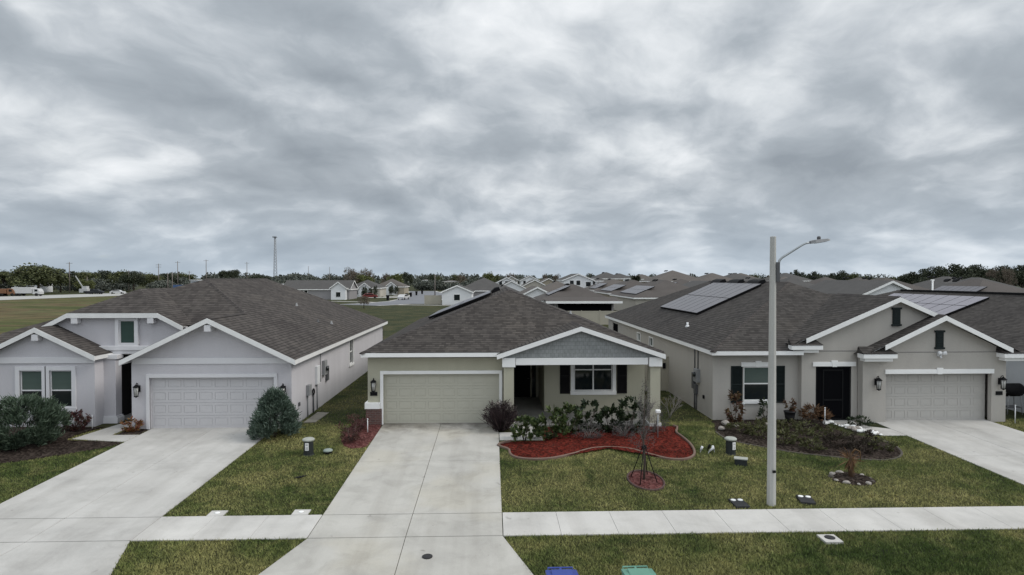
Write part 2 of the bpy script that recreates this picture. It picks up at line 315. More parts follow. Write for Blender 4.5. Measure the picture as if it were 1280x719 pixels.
class MB:
    def __init__(s, M=None): s.v = []; s.f = []; s.M = M; s.sm = []
    def add(s, pts, faces, smooth=False):
        b = len(s.v)
        for p in pts:
            p = Vector(p); s.v.append(tuple(s.M @ p) if s.M else tuple(p))
        for f in faces: s.f.append(tuple(b+i for i in f)); s.sm.append(smooth)
        return s
    def box(s, x0, x1, y0, y1, z0, z1):
        return s.add([(x, y, z) for z in (z0, z1) for y in (y0, y1) for x in (x0, x1)],
                     [(0, 2, 3, 1), (4, 5, 7, 6), (0, 1, 5, 4), (2, 6, 7, 3), (0, 4, 6, 2), (1, 3, 7, 5)])
    def poly(s, pts): return s.add(pts, [tuple(range(len(pts)))])
    def prism(s, pts, vec):
        n = len(pts); vec = Vector(vec); q = [Vector(p) for p in pts]
        return s.add(q+[p+vec for p in q], [tuple(reversed(range(n))), tuple(range(n, 2*n))] + [(i, (i+1) % n, n+(i+1) % n, n+i) for i in range(n)])
    def board(s, p0, p1, h, vec):
        p0, p1 = Vector(p0), Vector(p1); d = Vector((0, 0, h))
        return s.prism([p0, p1, p1-d, p0-d], vec)
    def tube(s, pts, rad, n=8, smooth=True, cap=True):
        pts = [Vector(p) for p in pts]
        if not hasattr(rad, '__len__'): rad = [rad]*len(pts)
        vs, fs = [], []; up = None
        for i, p in enumerate(pts):
            t = (pts[min(i+1, len(pts)-1)]-pts[max(i-1, 0)]).normalized()
            a = Vector((0, 0, 1)) if abs(t.z) < 0.9 else Vector((1, 0, 0))
            u = t.cross(a).normalized(); w = t.cross(u)
            if up is not None:
                u = (up - t*up.dot(t)).normalized(); w = t.cross(u)
            up = u
            for k in range(n):
                c, q = math.cos(2*PI*k/n), math.sin(2*PI*k/n); vs.append(p+u*(c*rad[i])+w*(q*rad[i]))
        for i in range(len(pts)-1):
            for k in range(n): fs.append((i*n+k, i*n+(k+1) % n, (i+1)*n+(k+1) % n, (i+1)*n+k))
        if cap: fs += [tuple(reversed(range(n))), tuple(range((len(pts)-1)*n, len(pts)*n))]
        return s.add(vs, fs, smooth)
    def lathe(s, prof, c=(0, 0, 0), n=16, smooth=True, sq=1.0):
        vs = []; fs = []
        for r, z in prof:
            for k in range(n): vs.append((c[0]+r*math.cos(2*PI*k/n), c[1]+r*sq*math.sin(2*PI*k/n), c[2]+z))
        m = len(prof)
        for i in range(m-1):
            for k in range(n): fs.append((i*n+k, i*n+(k+1) % n, (i+1)*n+(k+1) % n, (i+1)*n+k))
        fs += [tuple(reversed(range(n))), tuple(range((m-1)*n, m*n))]
        return s.add(vs, fs, smooth)
    def build(s, name, mat, parent=None, kind=None, merge=False, bevel=0.0, label=None):
        me = bpy.data.meshes.new(name); off = Vector((0, 0, 0))
        if parent is not None: off = ORG[parent.name]
        me.from_pydata([tuple(Vector(v)-off) for v in s.v], [], s.f); me.update()
        me.polygons.foreach_set('use_smooth', s.sm)
        bm = bmesh.new(); bm.from_mesh(me)
        if merge:
            bmesh.ops.remove_doubles(bm, verts=bm.verts, dist=1e-4)
            seen = {}
            for f in bm.faces: seen.setdefault(tuple(sorted(v.index for v in f.verts)), []).append(f)
            dead = [f for l in seen.values() if len(l) > 1 for f in l]
            if dead: bmesh.ops.delete(bm, geom=dead, context='FACES')
        bmesh.ops.recalc_face_normals(bm, faces=bm.faces)
        bm.to_mesh(me); bm.free()
        auto_uv(me); me.materials.append(mat)
        o = bpy.data.objects.new(name, me); link(o)
        if parent is not None: o.parent = parent; ORG[o.name] = off
        if kind: o['kind'] = kind
        if label: o['label'] = label
        if bevel:
            bv = o.modifiers.new('bevel', 'BEVEL'); bv.width = bevel; bv.segments = 2; bv.limit_method = 'ANGLE'
        return o
def np_mesh(name, verts, nper, mat, parent=None, kind=None, smooth=False):
    """verts (N, nper, 3): N loose faces"""
    n = verts.shape[0]; me = bpy.data.meshes.new(name)
    off = np.array(ORG[parent.name]) if parent is not None else np.zeros(3)
    v = (verts.reshape(-1, 3)-off).astype(np.float32)
    me.vertices.add(n*nper); me.vertices.foreach_set('co', v.ravel())
    me.loops.add(n*nper); me.loops.foreach_set('vertex_index', np.arange(n*nper, dtype=np.int32))
    me.polygons.add(n); me.polygons.foreach_set('loop_start', np.arange(0, n*nper, nper, dtype=np.int32))
    me.polygons.foreach_set('loop_total', np.full(n, nper, np.int32)); me.update(calc_edges=True)
    me.materials.append(mat)
    o = bpy.data.objects.new(name, me); link(o)
    if parent is not None: o.parent = parent; ORG[o.name] = Vector(off)
    if kind: o['kind'] = kind
    return o
def unit(a): return a/np.maximum(np.linalg.norm(a, axis=1, keepdims=True), 1e-6)
def leaf_quads(c, d, ln, wd, fold=0.0):
    """diamond leaves at c pointing along d, ln long and wd wide (arrays or numbers)"""
    n = len(c); d = unit(d); r = unit(NR.normal(size=(n, 3))); s = unit(np.cross(d, r))
    ln = np.broadcast_to(np.asarray(ln, float), (n,))[:, None]; wd = np.broadcast_to(np.asarray(wd, float), (n,))[:, None]
    t = c+d*ln; m = c+d*ln*0.5
    return np.stack([c, m+s*wd/2, t, m-s*wd/2], 1)
def copy_tree(o, parent=None):
    c = o.copy(); link(c); ORG[c.name] = ORG.get(o.name, Vector((0, 0, 0)))
    if parent is not None: c.parent = parent
    for ch in [x for x in o.children]: copy_tree(ch, c)
    return c

# ------------------------------------------------------------------ ground, road, paving
RZ = gz(12.6)-0.13
g = MB()
ys = [-300, 12.45, 12.6, 26.1, 60, 400, 4000]; zs = [RZ, RZ, gz(12.6), 0, 0, 0, 0]
xs = [-4000, -300, -40, -10, 20, 60, 400, 4000]
pts = [(x, y, z) for y, z in zip(ys, zs) for x in xs]; nx = len(xs)
g.add(pts, [(j*nx+i, j*nx+i+1, (j+1)*nx+i+1, (j+1)*nx+i) for j in range(len(ys)-1) for i in range(nx-1)])
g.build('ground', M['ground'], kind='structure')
r = MB(); r.poly([(-120, 3.6, RZ+.004), (160, 3.6, RZ+.004), (160, 12.2, RZ+.004), (-120, 12.2, RZ+.004)])
r.build('road', M['road'], kind='structure')
k = MB()
prof = [(12.2, RZ), (12.2, RZ+.03), (12.52, RZ+.05), (12.6, RZ+.15), (12.75, RZ+.155), (12.75, RZ-.1)]
k.prism([(-120, y, z) for y, z in prof], (280, 0, 0)); k.build('kerb', M['concrete_old'], kind='structure')
def slab(mb, poly, t=0.025, dep=0.08):
    top = [(x, y, gz(y)+t) for x, y in poly]; mb.prism(top, (0, 0, -dep-t))
def shrink(poly, d):
    cx = sum(p[0] for p in poly)/len(poly); cy = sum(p[1] for p in poly)/len(poly)
    return [(x-math.copysign(d, x-cx), y-math.copysign(d, y-cy)) for x, y in poly]
J = 0.007
YF, YN = 16.68, 15.27
def driveway(name, x0, x1, yg, fl0, fl1, mats, xm=True, cross=21.1):
    mb = MB(); xc = (x0+x1)/2 if xm else None
    def span(ya, yb, a0, a1, b0, b1):
        cols = [(a0, (a0+a1)/2, b0, (b0+b1)/2), ((a0+a1)/2, a1, (b0+b1)/2, b1)]
        for p0, p1, q0, q1 in cols: slab(mb, shrink([(p0, ya), (p1, ya), (q1, yb), (q0, yb)], J))
    span(cross, yg, x0, x1, x0, x1); span(YF, cross, x0, x1, x0, x1); span(YN+.016, YF-.016, x0, x1, x0, x1)
    span(12.76, YN, fl0, fl1, x0, x1)
    return mb.build(name, mats, kind='structure', bevel=0.006)
driveway('driveway_left', -13.87, -8.85, 25.62, -15.0, -8.05, M['concrete'])
driveway('driveway', -4.57, 0.27, 26.16, -5.35, 1.10, M['concrete_C'])
driveway('driveway_right', 16.32, 21.35, 26.0, 15.4, 22.3, M['concrete'])
sw = MB()
def walk_run(xa, xb, n):
    for i in range(n):
        a, b = xa+(xb-xa)*i/n, xa+(xb-xa)*(i+1)/n
        slab(sw, [(a+J*.45, YN), (b-J*.45, YN), (b-J*.45, YF), (a+J*.45, YF)], 0.03)
walk_run(-8.84, -4.58, 3); walk_run(0.28, 16.30, 11); walk_run(21.37, 36, 10); walk_run(-36, -13.88, 15)
sw.build('sidewalk', M['concrete_old'], kind='structure', bevel=0.006)
mh = MB(); mh.lathe([(.12, 0), (.12, .02), (.10, .03), (.02, .032)], (-1.5, 14.22, gz(14.22)+.026), 20)
tag(mh.build('drain_cover', M['iron']), 'round black iron cleanout cover set in the middle driveway apron', 'drain cover')
# pads where the walk has small concrete blocks on its lawn side
for x, lab in ((-7.45, 'small pale concrete meter block at the walk, nearer the left driveway'), (-5.2, 'small pale concrete meter block at the walk, beside the middle driveway')):
    b = thing('concrete_pad', lab, 'meter block', (x, 16.85, gz(16.85)), 'concrete meter blocks along the walk')
    mb = MB(); slab(mb, [(x-.22, 16.69), (x+.22, 16.69), (x+.22, 17.04), (x-.22, 17.04)], 0.03); mb.build('block', M['concrete_old'], b)
    mb = MB(); mb.lathe([(.07, 0), (.07, .012), (.06, .016)], (x, 16.87, gz(16.87)+.03), 14); mb.build('lid', M['white'], b)
w = MB()
slab(w, [(-16.15, 24.1), (-13.89, 23.68), (-13.89, 24.62), (-14.95, 24.62), (-14.80, 27.2), (-15.5, 27.2), (-16.0, 24.75)], 0.02)
w.build('front_path_left', M['concrete'], kind='structure')
w = MB(); slab(w, [(0.29, 23.47), (1.95, 23.47), (1.95, 25.36), (0.9, 25.36), (0.9, 24.5), (.29, 24.5)], 0.03); w.build('front_path', M['concrete_old'], kind='structure')
w = MB(); slab(w, [(15.35, 23.66), (16.31, 23.66), (16.31, 24.6), (15.62, 25.0), (15.5, 26.0), (14.2, 26.0), (14.9, 24.9)], 0.02); w.build('front_path_right', M['concrete'], kind='structure')
w = MB(); slab(w, [(-8.0, 26.3), (-7.5, 26.4), (-7.42, 28.2), (-7.95, 28.3)], 0.03)
tag(w.build('concrete_pad', M['concrete_dirty']), 'worn concrete slab under the meters along the lavender house side', 'concrete slab')

# ------------------------------------------------------------------ generic house pieces
def grid_wall(mb, p0, p1, z0, z1, th, holes=()):
    """upright wall from p0 to p1 (seen from its right-hand outside), th thick inward, holes (u0,u1,z0,z1)"""
    p0, p1 = Vector((*p0, 0)), Vector((*p1, 0)); L = (p1-p0).length; d = (p1-p0)/L; nin = Vector((-d.y, d.x, 0))
    us = sorted({0, L, *[h[0] for h in holes], *[h[1] for h in holes]}); zz = sorted({z0, z1, *[h[2] for h in holes], *[h[3] for h in holes]})
    for i in range(len(us)-1):
        for j in range(len(zz)-1):
            u, v = (us[i]+us[i+1])/2, (zz[j]+zz[j+1])/2
            if any(h[0] < u < h[1] and h[2] < v < h[3] for h in holes): continue
            a, b = p0+d*us[i], p0+d*us[i+1]
            A = [a, b, b+nin*th, a+nin*th]
            mb.prism([(q.x, q.y, zz[j]) for q in A], (0, 0, zz[j+1]-zz[j]))
def frameM(origin, facing):
    """local x = right seen from outside, local y = inward, z up"""
    return Matrix.Translation(Vector(origin)) @ Matrix.Rotation({'S': 0, 'E': PI/2, 'N': PI, 'W': -PI/2}[facing], 4, 'Z')
def window(parent, origin, facing, w, h, style='sash', trim=0.1, frame='white', pane='glass_blind', pane2='glass', sill=True, proud=0.04, cols=1, split=.5):
    """origin = bottom left corner of the opening on the wall's outer face"""
    X = frameM(origin, facing); f = MB(X); t = 0.045
    if trim:
        f.box(-trim, 0, -proud, 0.11, -trim*.0, h); f.box(w, w+trim, -proud, 0.11, 0, h); f.box(-trim, w+trim, -proud, .11, h, h+trim)
        f.box(-trim-.02*sill, w+trim+.02*sill, -proud-.03*sill, 0.02, -trim-.02, 0)
    for a, b, c, d in ((0, t, 0, h), (w-t, w, 0, h), (t, w-t, 0, t), (t, w-t, h-t, h)): f.box(a, b, 0.03, 0.1, c, d)
    if style == 'sash': f.box(t, w-t, 0.035, .095, h*split-.025, h*split+.025)
    for c in range(1, cols): f.box(w*c/cols-.03, w*c/cols+.03, .03, .098, t, h-t)
    fo = f.build('window', M[frame], parent)
    p = MB(X)
    if style == 'sash':
        p.box(.01, w-.01, .065, .085, h*split, h-.01); po = p.build('pane', M[pane], fo)
        p = MB(X); p.box(.01, w-.01, .066, .086, .01, h*split-.001); p.build('pane', M[pane2], fo)
    else:
        p.box(.01, w-.01, .065, .085, .01, h-.01); p.build('pane', M[pane], fo)
    return fo
def garage_door(parent, x0, x1, y, z0, z1, mat, rows=4, cols=8):
    mb = MB(); H = (z1-z0)/rows; W = (x1-x0)/cols; g = .026
    mb.box(x0, x1, y+.012, y+.06, z0, z1)
    for r_ in range(rows):
        a, b = z0+r_*H+.004, z0+(r_+1)*H-.016
        mb.box(x0, x1, y, y+.0125, a, a+.10); mb.box(x0, x1, y, y+.0125, b-.09, b)
        for c in range(cols):
            u0, u1 = x0+W*c, x0+W*(c+1); s0 = .0 if c == 0 else .05; s1 = .0 if c == cols-1 else .05
            mb.box(u0, u0+.05+(.05 if c == 0 else 0), y+.0005, y+.0125, a+.10, b-.09); mb.box(u1-.05-(.05 if c == cols-1 else 0), u1, y+.0005, y+.0125, a+.10, b-.09)
            p0 = u0+.05+(.05 if c == 0 else 0)+g; p1 = u1-.05-(.05 if c == cols-1 else 0)-g
            mb.box(p0, p1, y+.0015, y+.0125, a+.10+g, b-.09-g)
    mb.box(x0, x1, y-.012, y+.03, z0-.02, z0+.003)
    return mb.build('garage_door', mat, parent)
def lantern(parent, origin, facing='S', s=1.0):
    X = frameM(origin, facing); b = MB(X)
    b.box(-.06*s, .06*s, -.03, 0, -.02, .22*s)
    b.tube([(0, -.03, .17*s), (0, -.09, .30*s), (0, -.17, .33*s), (0, -.2, .27*s)], .014*s, 6)
    b.lathe([(.015, .29*s), (.03*s, .27*s), (.115*s, .20*s), (.12*s, .185*s), (.10*s, .175*s)], (0, -.2, 0), 8, False)
    b.lathe([(.075*s, -.17*s), (.08*s, -.15*s), (.07*s, -.14*s), (.02, -.2*s)], (0, -.2, 0), 8, False)
    for k in range(6):
        a = 2*PI*k/6; b.tube([(.09*s*math.cos(a), -.2+.09*s*math.sin(a), .19*s), (.07*s*math.cos(a), -.2+.07*s*math.sin(a), -.16*s)], .009*s, 4)
    o = b.build('wall_lantern', M['black'], parent)
    gl = MB(X); gl.lathe([(.064*s, -.14*s), (.082*s, .17*s)], (0, -.2, 0), 8); gl.build('lantern_glass', M['lantern_glass'], o)
    return o
def plaque(parent, origin, w=.30, h=.17):
    p = MB(frameM(origin, 'S')); p.box(-w/2, w/2, -.02, -.001, -h/2, h/2); o = p.build('address_plaque', M['black'], parent, bevel=.004)
    q = MB(frameM(origin, 'S'))
    for a in ((-w/2+.012, w/2-.012, h/2-.02, h/2-.014), (-w/2+.012, w/2-.012, -h/2+.014, -h/2+.02)): q.box(a[0], a[1], -.0225, -.0195, a[2], a[3])
    q.build('plaque_border', M['grey_dark'], o); return o
def shutter(parent, origin, w, h, mat, facing='S'):
    X = frameM(origin, facing); s = MB(X); t = .05
    s.box(0, t, -.045, -.001, 0, h); s.box(w-t, w, -.045, -.001, 0, h)
    for z in (0, h*.5-t/2, h-t): s.box(t, w-t, -.044, -.002, z, z+t)
    n = int(h/.055)
    for i in range(n):
        z = h*(i+.5)/n; s.prism([(t, -.034, z+.022), (t, -.008, z-.02), (t, -.003, z-.016), (t, -.029, z+.026)], (w-2*t, 0, 0))
    s.box(.01, w-.01, -.006, -.0012, .01, h-.01)
    return s.build('shutter', mat, parent)
def cap_strip(mb, p0, p1, w=.14, lift=.03):
    p0, p1 = Vector(p0), Vector(p1); d = (p1-p0).normalized(); s = d.cross(Vector((0, 0, 1))).normalized(); dz = Vector((0, 0, 1))
    drop = .055 if abs(d.z) > .05 else .06
    A = [p0-s*w-dz*drop, p0+dz*lift, p0+s*w-dz*drop]; B = [q+(p1-p0) for q in A]
    mb.add(A+B, [(0, 1, 4, 3), (1, 2, 5, 4), (0, 2, 1), (3, 4, 5), (0, 3, 5, 2)])
def pipe_vent(parent, x, y, z, mat='white', h=.3, r=.045, name='vent_pipe'):
    p = MB(); p.tube([(x, y, z-.1), (x, y, z+h)], r, 8); p.lathe([(r*2.2, -.04), (r*1.8, .03), (r*1.1, .07)], (x, y, z), 10); return p.build(name, M[mat], parent)
def roof_vent(parent, x, y, z, nx, sl, w=.7):
    """low black off-ridge vent hood lying on a slope whose downhill is along nx"""
    a = math.atan(sl); X = Matrix.Translation((x, y, z)) @ Matrix.Rotation(a*nx, 4, 'Y')
    p = MB(X); p.prism([(-.28, -w, -.02), (.28, -w, -.02), (.28, -w, .2), (.0, -w, .24), (-.28, -w, .12)], (0, 2*w, 0)); return p.build('roof_vent', M['black'], parent)
def solar_array(parent, x0, y0, nu, nv, plane_z, slope, sgn=1, mw=1.05, mh=1.75, off=.14, skip=(), cell='solar'):
    """modules on a slope that rises along +x*sgn: nv rows up the slope, nu columns along y"""
    a = math.atan(slope)*sgn
    for i in range(nu):
        for j in range(nv):
            if (i, j) in skip: continue
            ux = x0+sgn*j*(mh+.02)*math.cos(a); uy = y0+i*(mw+.02); uz = plane_z(ux)+off
            X = Matrix.Translation((ux, uy, uz)) @ Matrix.Rotation(-a, 4, 'Y')
            mb = MB(X); mb.box(0, mh*sgn, 0, mw, -.04, -.002) if sgn > 0 else mb.box(-mh, 0, 0, mw, -.04, -.002)
            o = mb.build('solar_panel', M['black'], parent)
            q = MB(X); x_0, x_1 = (.02, mh-.02) if sgn > 0 else (-mh+.02, -.02)
            q.box(x_0, x_1, .02, mw-.02, -.003, .002); q.build('solar_glass', M[cell], o)
    L = nv*(mh+.02)
    rl = MB(Matrix.Translation((x0, y0, plane_z(x0)+off)) @ Matrix.Rotation(-a, 4, 'Y'))
    for s_ in (.45, L-.45):
        rl.box(s_*sgn-.03, s_*sgn+.03, -.02, nu*(mw+.02), -.10, -.041)
    rl.box(.05*sgn-.02, .05*sgn+.02, .0, nu*(mw+.02), -.13, -.041)
    rl.build('panel_rail', M['black'], parent)
    bk = MB(Matrix.Translation((x0, y0, plane_z(x0)+off)) @ Matrix.Rotation(-a, 4, 'Y'))
    bk.box(min(.03*sgn, L*sgn-.05*sgn), max(.03*sgn, L*sgn-.05*sgn), .03, .06, -.12, -.042)
    bk.build('panel_skirt', M['black'], parent)

# ------------------------------------------------------------------ HOUSE C (middle)
hc = thing('house', 'beige stucco house with blue-grey shingled porch gable in the middle, red flower bed in front', 'house', (0.9, 33, 0))
wl = MB(); WH = 2.80
grid_wall(wl, (-5.2, 25.9), (0.46, 25.9), -.15, WH, .2, [(.65, 5.50, -.15, 2.12)])
grid_wall(wl, (0.46, 26.1), (0.46, 31.4), -.15, WH, .2)
grid_wall(wl, (2.4, 28.0), (7.0, 28.0), -.15, WH, .2, [(1.35, 3.12, 0.98, 2.4)])
grid_wall(wl, (7.0, 28.2), (7.0, 45.6), -.15, WH, .2)
grid_wall(wl, (7.0, 45.6), (-5.2, 45.6), -.15, WH, .2)
grid_wall(wl, (-5.2, 45.4), (-5.2, 26.1), -.15, WH, .2)
grid_wall(wl, (0.46, 31.42), (2.4, 31.42), -.15, WH, .2, [(.5, 1.5, -.15, 2.1)])
grid_wall(wl, (2.38, 31.4), (2.38, 28.02), -.15, WH, .2)
wl.build('wall', M['stucco_C'], hc)
rf = MB(); ex0, ex1, ey0, ey1, ez = -5.38, 7.12, 25.38, 46.1, 3.08
pc = .392; hw = (ex1-ex0)/2; cxC = (ex0+ex1)/2; az = ez+hw*pc
A, B = (cxC, ey0+hw, az), (cxC, ey1-hw, az)
e = [(ex0, ey0, ez), (ex1, ey0, ez), (ex1, ey1, ez), (ex0, ey1, ez)]
rf.poly([e[0], e[1], A]); rf.poly([e[1], e[2], B, A]); rf.poly([e[2], e[3], B]); rf.poly([e[3], e[0], A, B])
gx, gzz, gs = 3.66, 4.17, .333; gl_, gr_ = .20, 7.16
def gC(x): return gzz-gs*abs(x-gx)
rf.poly([(gl_, 25.13, gC(gl_)), (gx, 25.13, gzz), (gx, 29.2, gzz), (gl_, 27.2, gC(gl_))])
rf.poly([(gx, 25.13, gzz), (gr_, 25.13, gC(gr_)), (gr_, 27.2, gC(gr_)), (gx, 29.2, gzz)])
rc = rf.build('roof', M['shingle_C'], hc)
cp = MB()
for a, b in ((e[0], A), (e[1], A), (A, B)): cap_strip(cp, a, b)
cap_strip(cp, (gx, 25.14, gzz), (gx, 27.95, gzz)); cp.build('ridge_cap', M['shingle_cap'], rc)
fs = MB()
fs.board((ex0, ey0, ez-.015), (0.62, ey0, ez-.015), .17, (0, .03, 0)); fs.board((ex0, ey0+.03, ez-.015), (ex0, ey1, ez-.015), .17, (.03, 0, 0))
fs.board((ex1, ey0+1.8, ez-.018), (ex1, ey1, ez-.018), .17, (-.03, 0, 0)); fs.board((ex0, ey1, ez-.015), (ex1, ey1, ez-.015), .17, (0, .03, 0))
fs.build('fascia', M['white'], hc)
gt = MB()
gt.board((gl_, 25.12, gC(gl_)-.012), (gx, 25.12, gzz-.012), .19, (0, .035, 0)); gt.board((gx, 25.12, gzz-.012), (gr_, 25.12, gC(gr_)-.012), .19, (0, .035, 0))
gt.board((gl_, 25.16, gC(gl_)-.015), (gl_, 27.0, gC(gl_)-.015), .15, (.03, 0, 0)); gt.board((gr_, 25.16, gC(gr_)-.015), (gr_, 28, gC(gr_)-.015), .15, (-.03, 0, 0))
gt.build('gable_trim', M['white'], hc)
so = MB()
so.poly([(ex0+.03, ey0+.03, ez-.16), (0.6, ey0+.03, ez-.16), (.6, 25.9, ez-.16), (ex0+.03, 25.9, ez-.16)])
so.poly([(ex0+.03, 25.9, ez-.16), (-5.2, 25.9, ez-.16), (-5.2, ey1, ez-.16), (ex0+.03, ey1, ez-.16)])
so.poly([(gl_, 25.16, gC(gl_)-.05), (gx, 25.16, gzz-.05), (gx, 25.34, gzz-.05), (gl_, 25.34, gC(gl_)-.05)])
so.poly([(gx, 25.16, gzz-.05), (gr_, 25.16, gC(gr_)-.05), (gr_, 25.34, gC(gr_)-.05), (gx, 25.34, gzz-.05)])
so.build('soffit', M['soffit'], hc)
gs_ = MB(); gs_.prism([(.5, 25.33, 2.84), (7.0, 25.33, 2.84), (7.0, 25.33, gC(7.0)-.06), (gx, 25.33, gzz-.06), (.5, 25.33, gC(.5)-.06)], (0, .12, 0)); gs_.build('gable_siding', M['shake'], hc)
bmz = MB(); bmz.box(.98, 6.47, 25.29, 25.76, 2.56, 2.84)
bmz.build('porch_beam', M['white'], hc, bevel=.008)
for x0, x1 in ((.46, .92), (6.55, 7.01)):
    pp = MB(); pp.box(x0+.02, x1-.02, 25.32, 25.80, -.1, 2.48); po = pp.build('porch_post', M['stucco_C'], hc)
    pk = MB(); pk.box(x0-.04, x1+.04, 25.24, 25.85, 2.48, 2.86); pk.build('post_cap', M['white'], po, bevel=.008)
    pk = MB(); pk.box(x0-.03, x1+.03, 25.28, 25.84, -.1, .12); pk.build('post_base', M['white_dirty'], po, bevel=.008)
cl = MB(); cl.box(.66, 7.0, 25.6, 31.4, 2.70, 2.74); cl.build('porch_ceiling', M['soffit'], hc)
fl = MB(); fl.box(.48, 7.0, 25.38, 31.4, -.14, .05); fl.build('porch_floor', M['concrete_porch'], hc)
tr = MB(); tr.box(-4.68, -4.55, 25.855, 25.95, 0, 2.12); tr.box(.30, .43, 25.855, 25.95, 0, 2.12); tr.box(-4.68, .43, 25.85, 25.95, 2.12, 2.26)
tr.build('door_trim', M['white'], hc, bevel=.006)
garage_door(hc, -4.56, .31, 26.03, .0, 2.13, M['garage_C'])
wt = MB(); wt.box(-5.31, -4.69, 25.78, 26.02, .68, .94); wt.box(-5.31, -5.19, 26.02, 27.2, .68, .94); wt.build('wall_band', M['white'], hc, bevel=.01)
bk = MB(); bk.box(-5.27, -4.61, 25.83, 25.9, -.1, .68); bk.box(-5.27, -5.2, 25.9, 27.1, -.1, .68); bk.build('brick_base', M['brick'], hc)
lantern(hc, (-4.93, 25.9, 1.62), s=1.1); plaque(hc, (-4.95, 25.9, 1.30))
window(hc, (3.75, 28.0, .98), 'S', 1.77, 1.42, cols=2, pane='glass', trim=.15, split=.68)
shutter(hc, (3.10, 28.0, .86), .46, 1.62, M['shutter_black']); shutter(hc, (5.72, 28.0, .86), .46, 1.62, M['shutter_black'])
dd = MB(); dd.box(.98, 1.98, 31.46, 31.51, .05, 2.1)
for z0, z1 in ((.2, .9), (1.05, 1.95)):
    for x0, x1 in ((1.1, 1.42), (1.54, 1.86)): dd.box(x0, x1, 31.445, 31.461, z0, z1)
d_ = dd.build('front_door', M['black'], hc); h = MB(); h.tube([(1.9, 31.46, 1.0), (1.9, 31.40, 1.0), (1.82, 31.39, 1.0)], .015, 6); h.build('handle', M['steel'], d_)
sl = MB(); sl.box(2.03, 2.24, 31.36, 31.44, .05, 2.1); sl.build('sidelight', M['glass'], hc)
roof_vent(hc, .25, 38.4, ez+pc*(.25-ex0), -1, pc, .38); roof_vent(hc, .25, 40.4, ez+pc*(.25-ex0), -1, pc, .38)
pz = lambda x: ez+pc*(x-ex0)
solar_array(hc, -3.45, 33.3, 6, 2, pz, pc, 1, 1.05, 1.8, .2)
pipe_vent(hc, 4.3, 33.6, ez+pc*(ex1-4.3), 'grey_box', .16)
ds = MB(); ds.tube([(6.93, 25.36, 2.4), (6.93, 25.30, 2.2), (6.93, 25.30, .55), (6.93, 25.1, .45)], .05, 6); 
# ------------------------------------------------------------------ HOUSE L (left)
hl = thing('house', 'lavender-grey stucco house at the left with taupe roof and clipped entry gable', 'house', (-14.5, 34, 0))
wl = MB(); WL = 2.72
grid_wall(wl, (-14.62, 25.42), (-8.2, 25.42), -.15, WL, .2, [(.72, 5.72, -.15, 2.10)])
wl.prism([(-14.62, 25.42, WL), (-8.2, 25.42, WL), (-8.2, 25.42, 2.92), (-11.35, 25.42, 4.42), (-14.62, 25.42, 2.92)], (0, .2, 0))
grid_wall(wl, (-8.2, 25.62), (-8.2, 46.6), -.15, 2.78, .2, [(10.0, 10.9, 1.15, 2.55)])
grid_wall(wl, (-8.2, 46.6), (-20.6, 46.6), -.15, 2.78, .2)
grid_wall(wl, (-20.6, 46.4), (-20.6, 26.15), -.15, 2.78, .2)
grid_wall(wl, (-20.6, 25.95), (-16.42, 25.95), -.15, WL, .2, [(1.16, 2.06, .80, 2.34), (2.36, 3.26, .80, 2.34)])
wl.prism([(-20.6, 25.95, WL), (-16.42, 25.95, WL), (-16.42, 25.95, 2.95), (-18.62, 25.95, 4.0), (-20.6, 25.95, 3.0)], (0, .2, 0))
grid_wall(wl, (-16.42, 26.15), (-16.42, 26.98), -.15, 2.95, .2)
grid_wall(wl, (-14.62, 30.2), (-14.62, 25.64), -.15, 2.9, .2)
grid_wall(wl, (-16.62, 29.9), (-14.84, 29.9), -.15, 2.9, .2)
grid_wall(wl, (-16.40, 26.99), (-16.40, 29.88), -.15, 2.9, .2)
# clipped entry gable wall
def dz_(x): return min(4.60, 5.58-.53*abs(x+16.15))
wl.prism([(-19.1, 27.0, 3.12), (-13.2, 27.0, 3.12), (-13.2, 27.0, dz_(-13.2)), (-14.25, 27.0, 4.58), (-18.05, 27.0, 4.58), (-19.1, 27.0, dz_(-19.1))], (0, .2, 0))
wl.build('wall', M['stucco_L'], hl)
rf = MB(); p = .487; ez = 2.87; XR, XL = -7.88, -21.12; yf = 25.1; apx = (-14.5, 31.72, 6.09); back = (-14.5, 40.2, 6.09); Mm = (-11.35, 28.57, 4.56)
rf.poly([(XR, 24.9, ez), (XR, 46.82, ez), back, apx, Mm, (-11.35, 24.9, 4.56)])
rf.poly([(-11.35, 24.9, 4.56), Mm, (-12.9, 27.02, 3.805), (-14.8, 27.02, 2.88), (-14.8, 24.9, 2.88)])
rf.poly([apx, Mm, (-12.9, 27.02, 3.805), (-16.5, 27.02, 3.805), (-16.5, yf+.35, 3.04), (XL, yf, ez)][0:4]+[(-20.9, 27.02, 3.805)])
rf.poly([(XL, yf, ez), apx, back, (XL, 46.82, ez)]); rf.poly([(XR, 46.82, ez), (XL, 46.82, ez), back])
rf.poly([(XL, yf+1.1, 3.42), (-20.9, 27.02, 3.805), (-19.4, 27.02, 3.805), (-19.4, yf+1.1, 3.42)])
# wing gable
wx, wz, wp = -18.62, 4.14, .49
def wg(x): return wz-wp*abs(x-wx)
rf.poly([(-20.95, 25.66, wg(-20.95)), (wx, 25.66, wz), (wx, 28.4, wz), (-20.95, 28.4, wg(-20.95))])
rf.poly([(wx, 25.66, wz), (-16.22, 25.66, wg(-16.22)), (-16.22, 26.98, wg(-16.22)), (-16.5, 27.0, wg(-16.5)), (wx, 28.4, wz)])
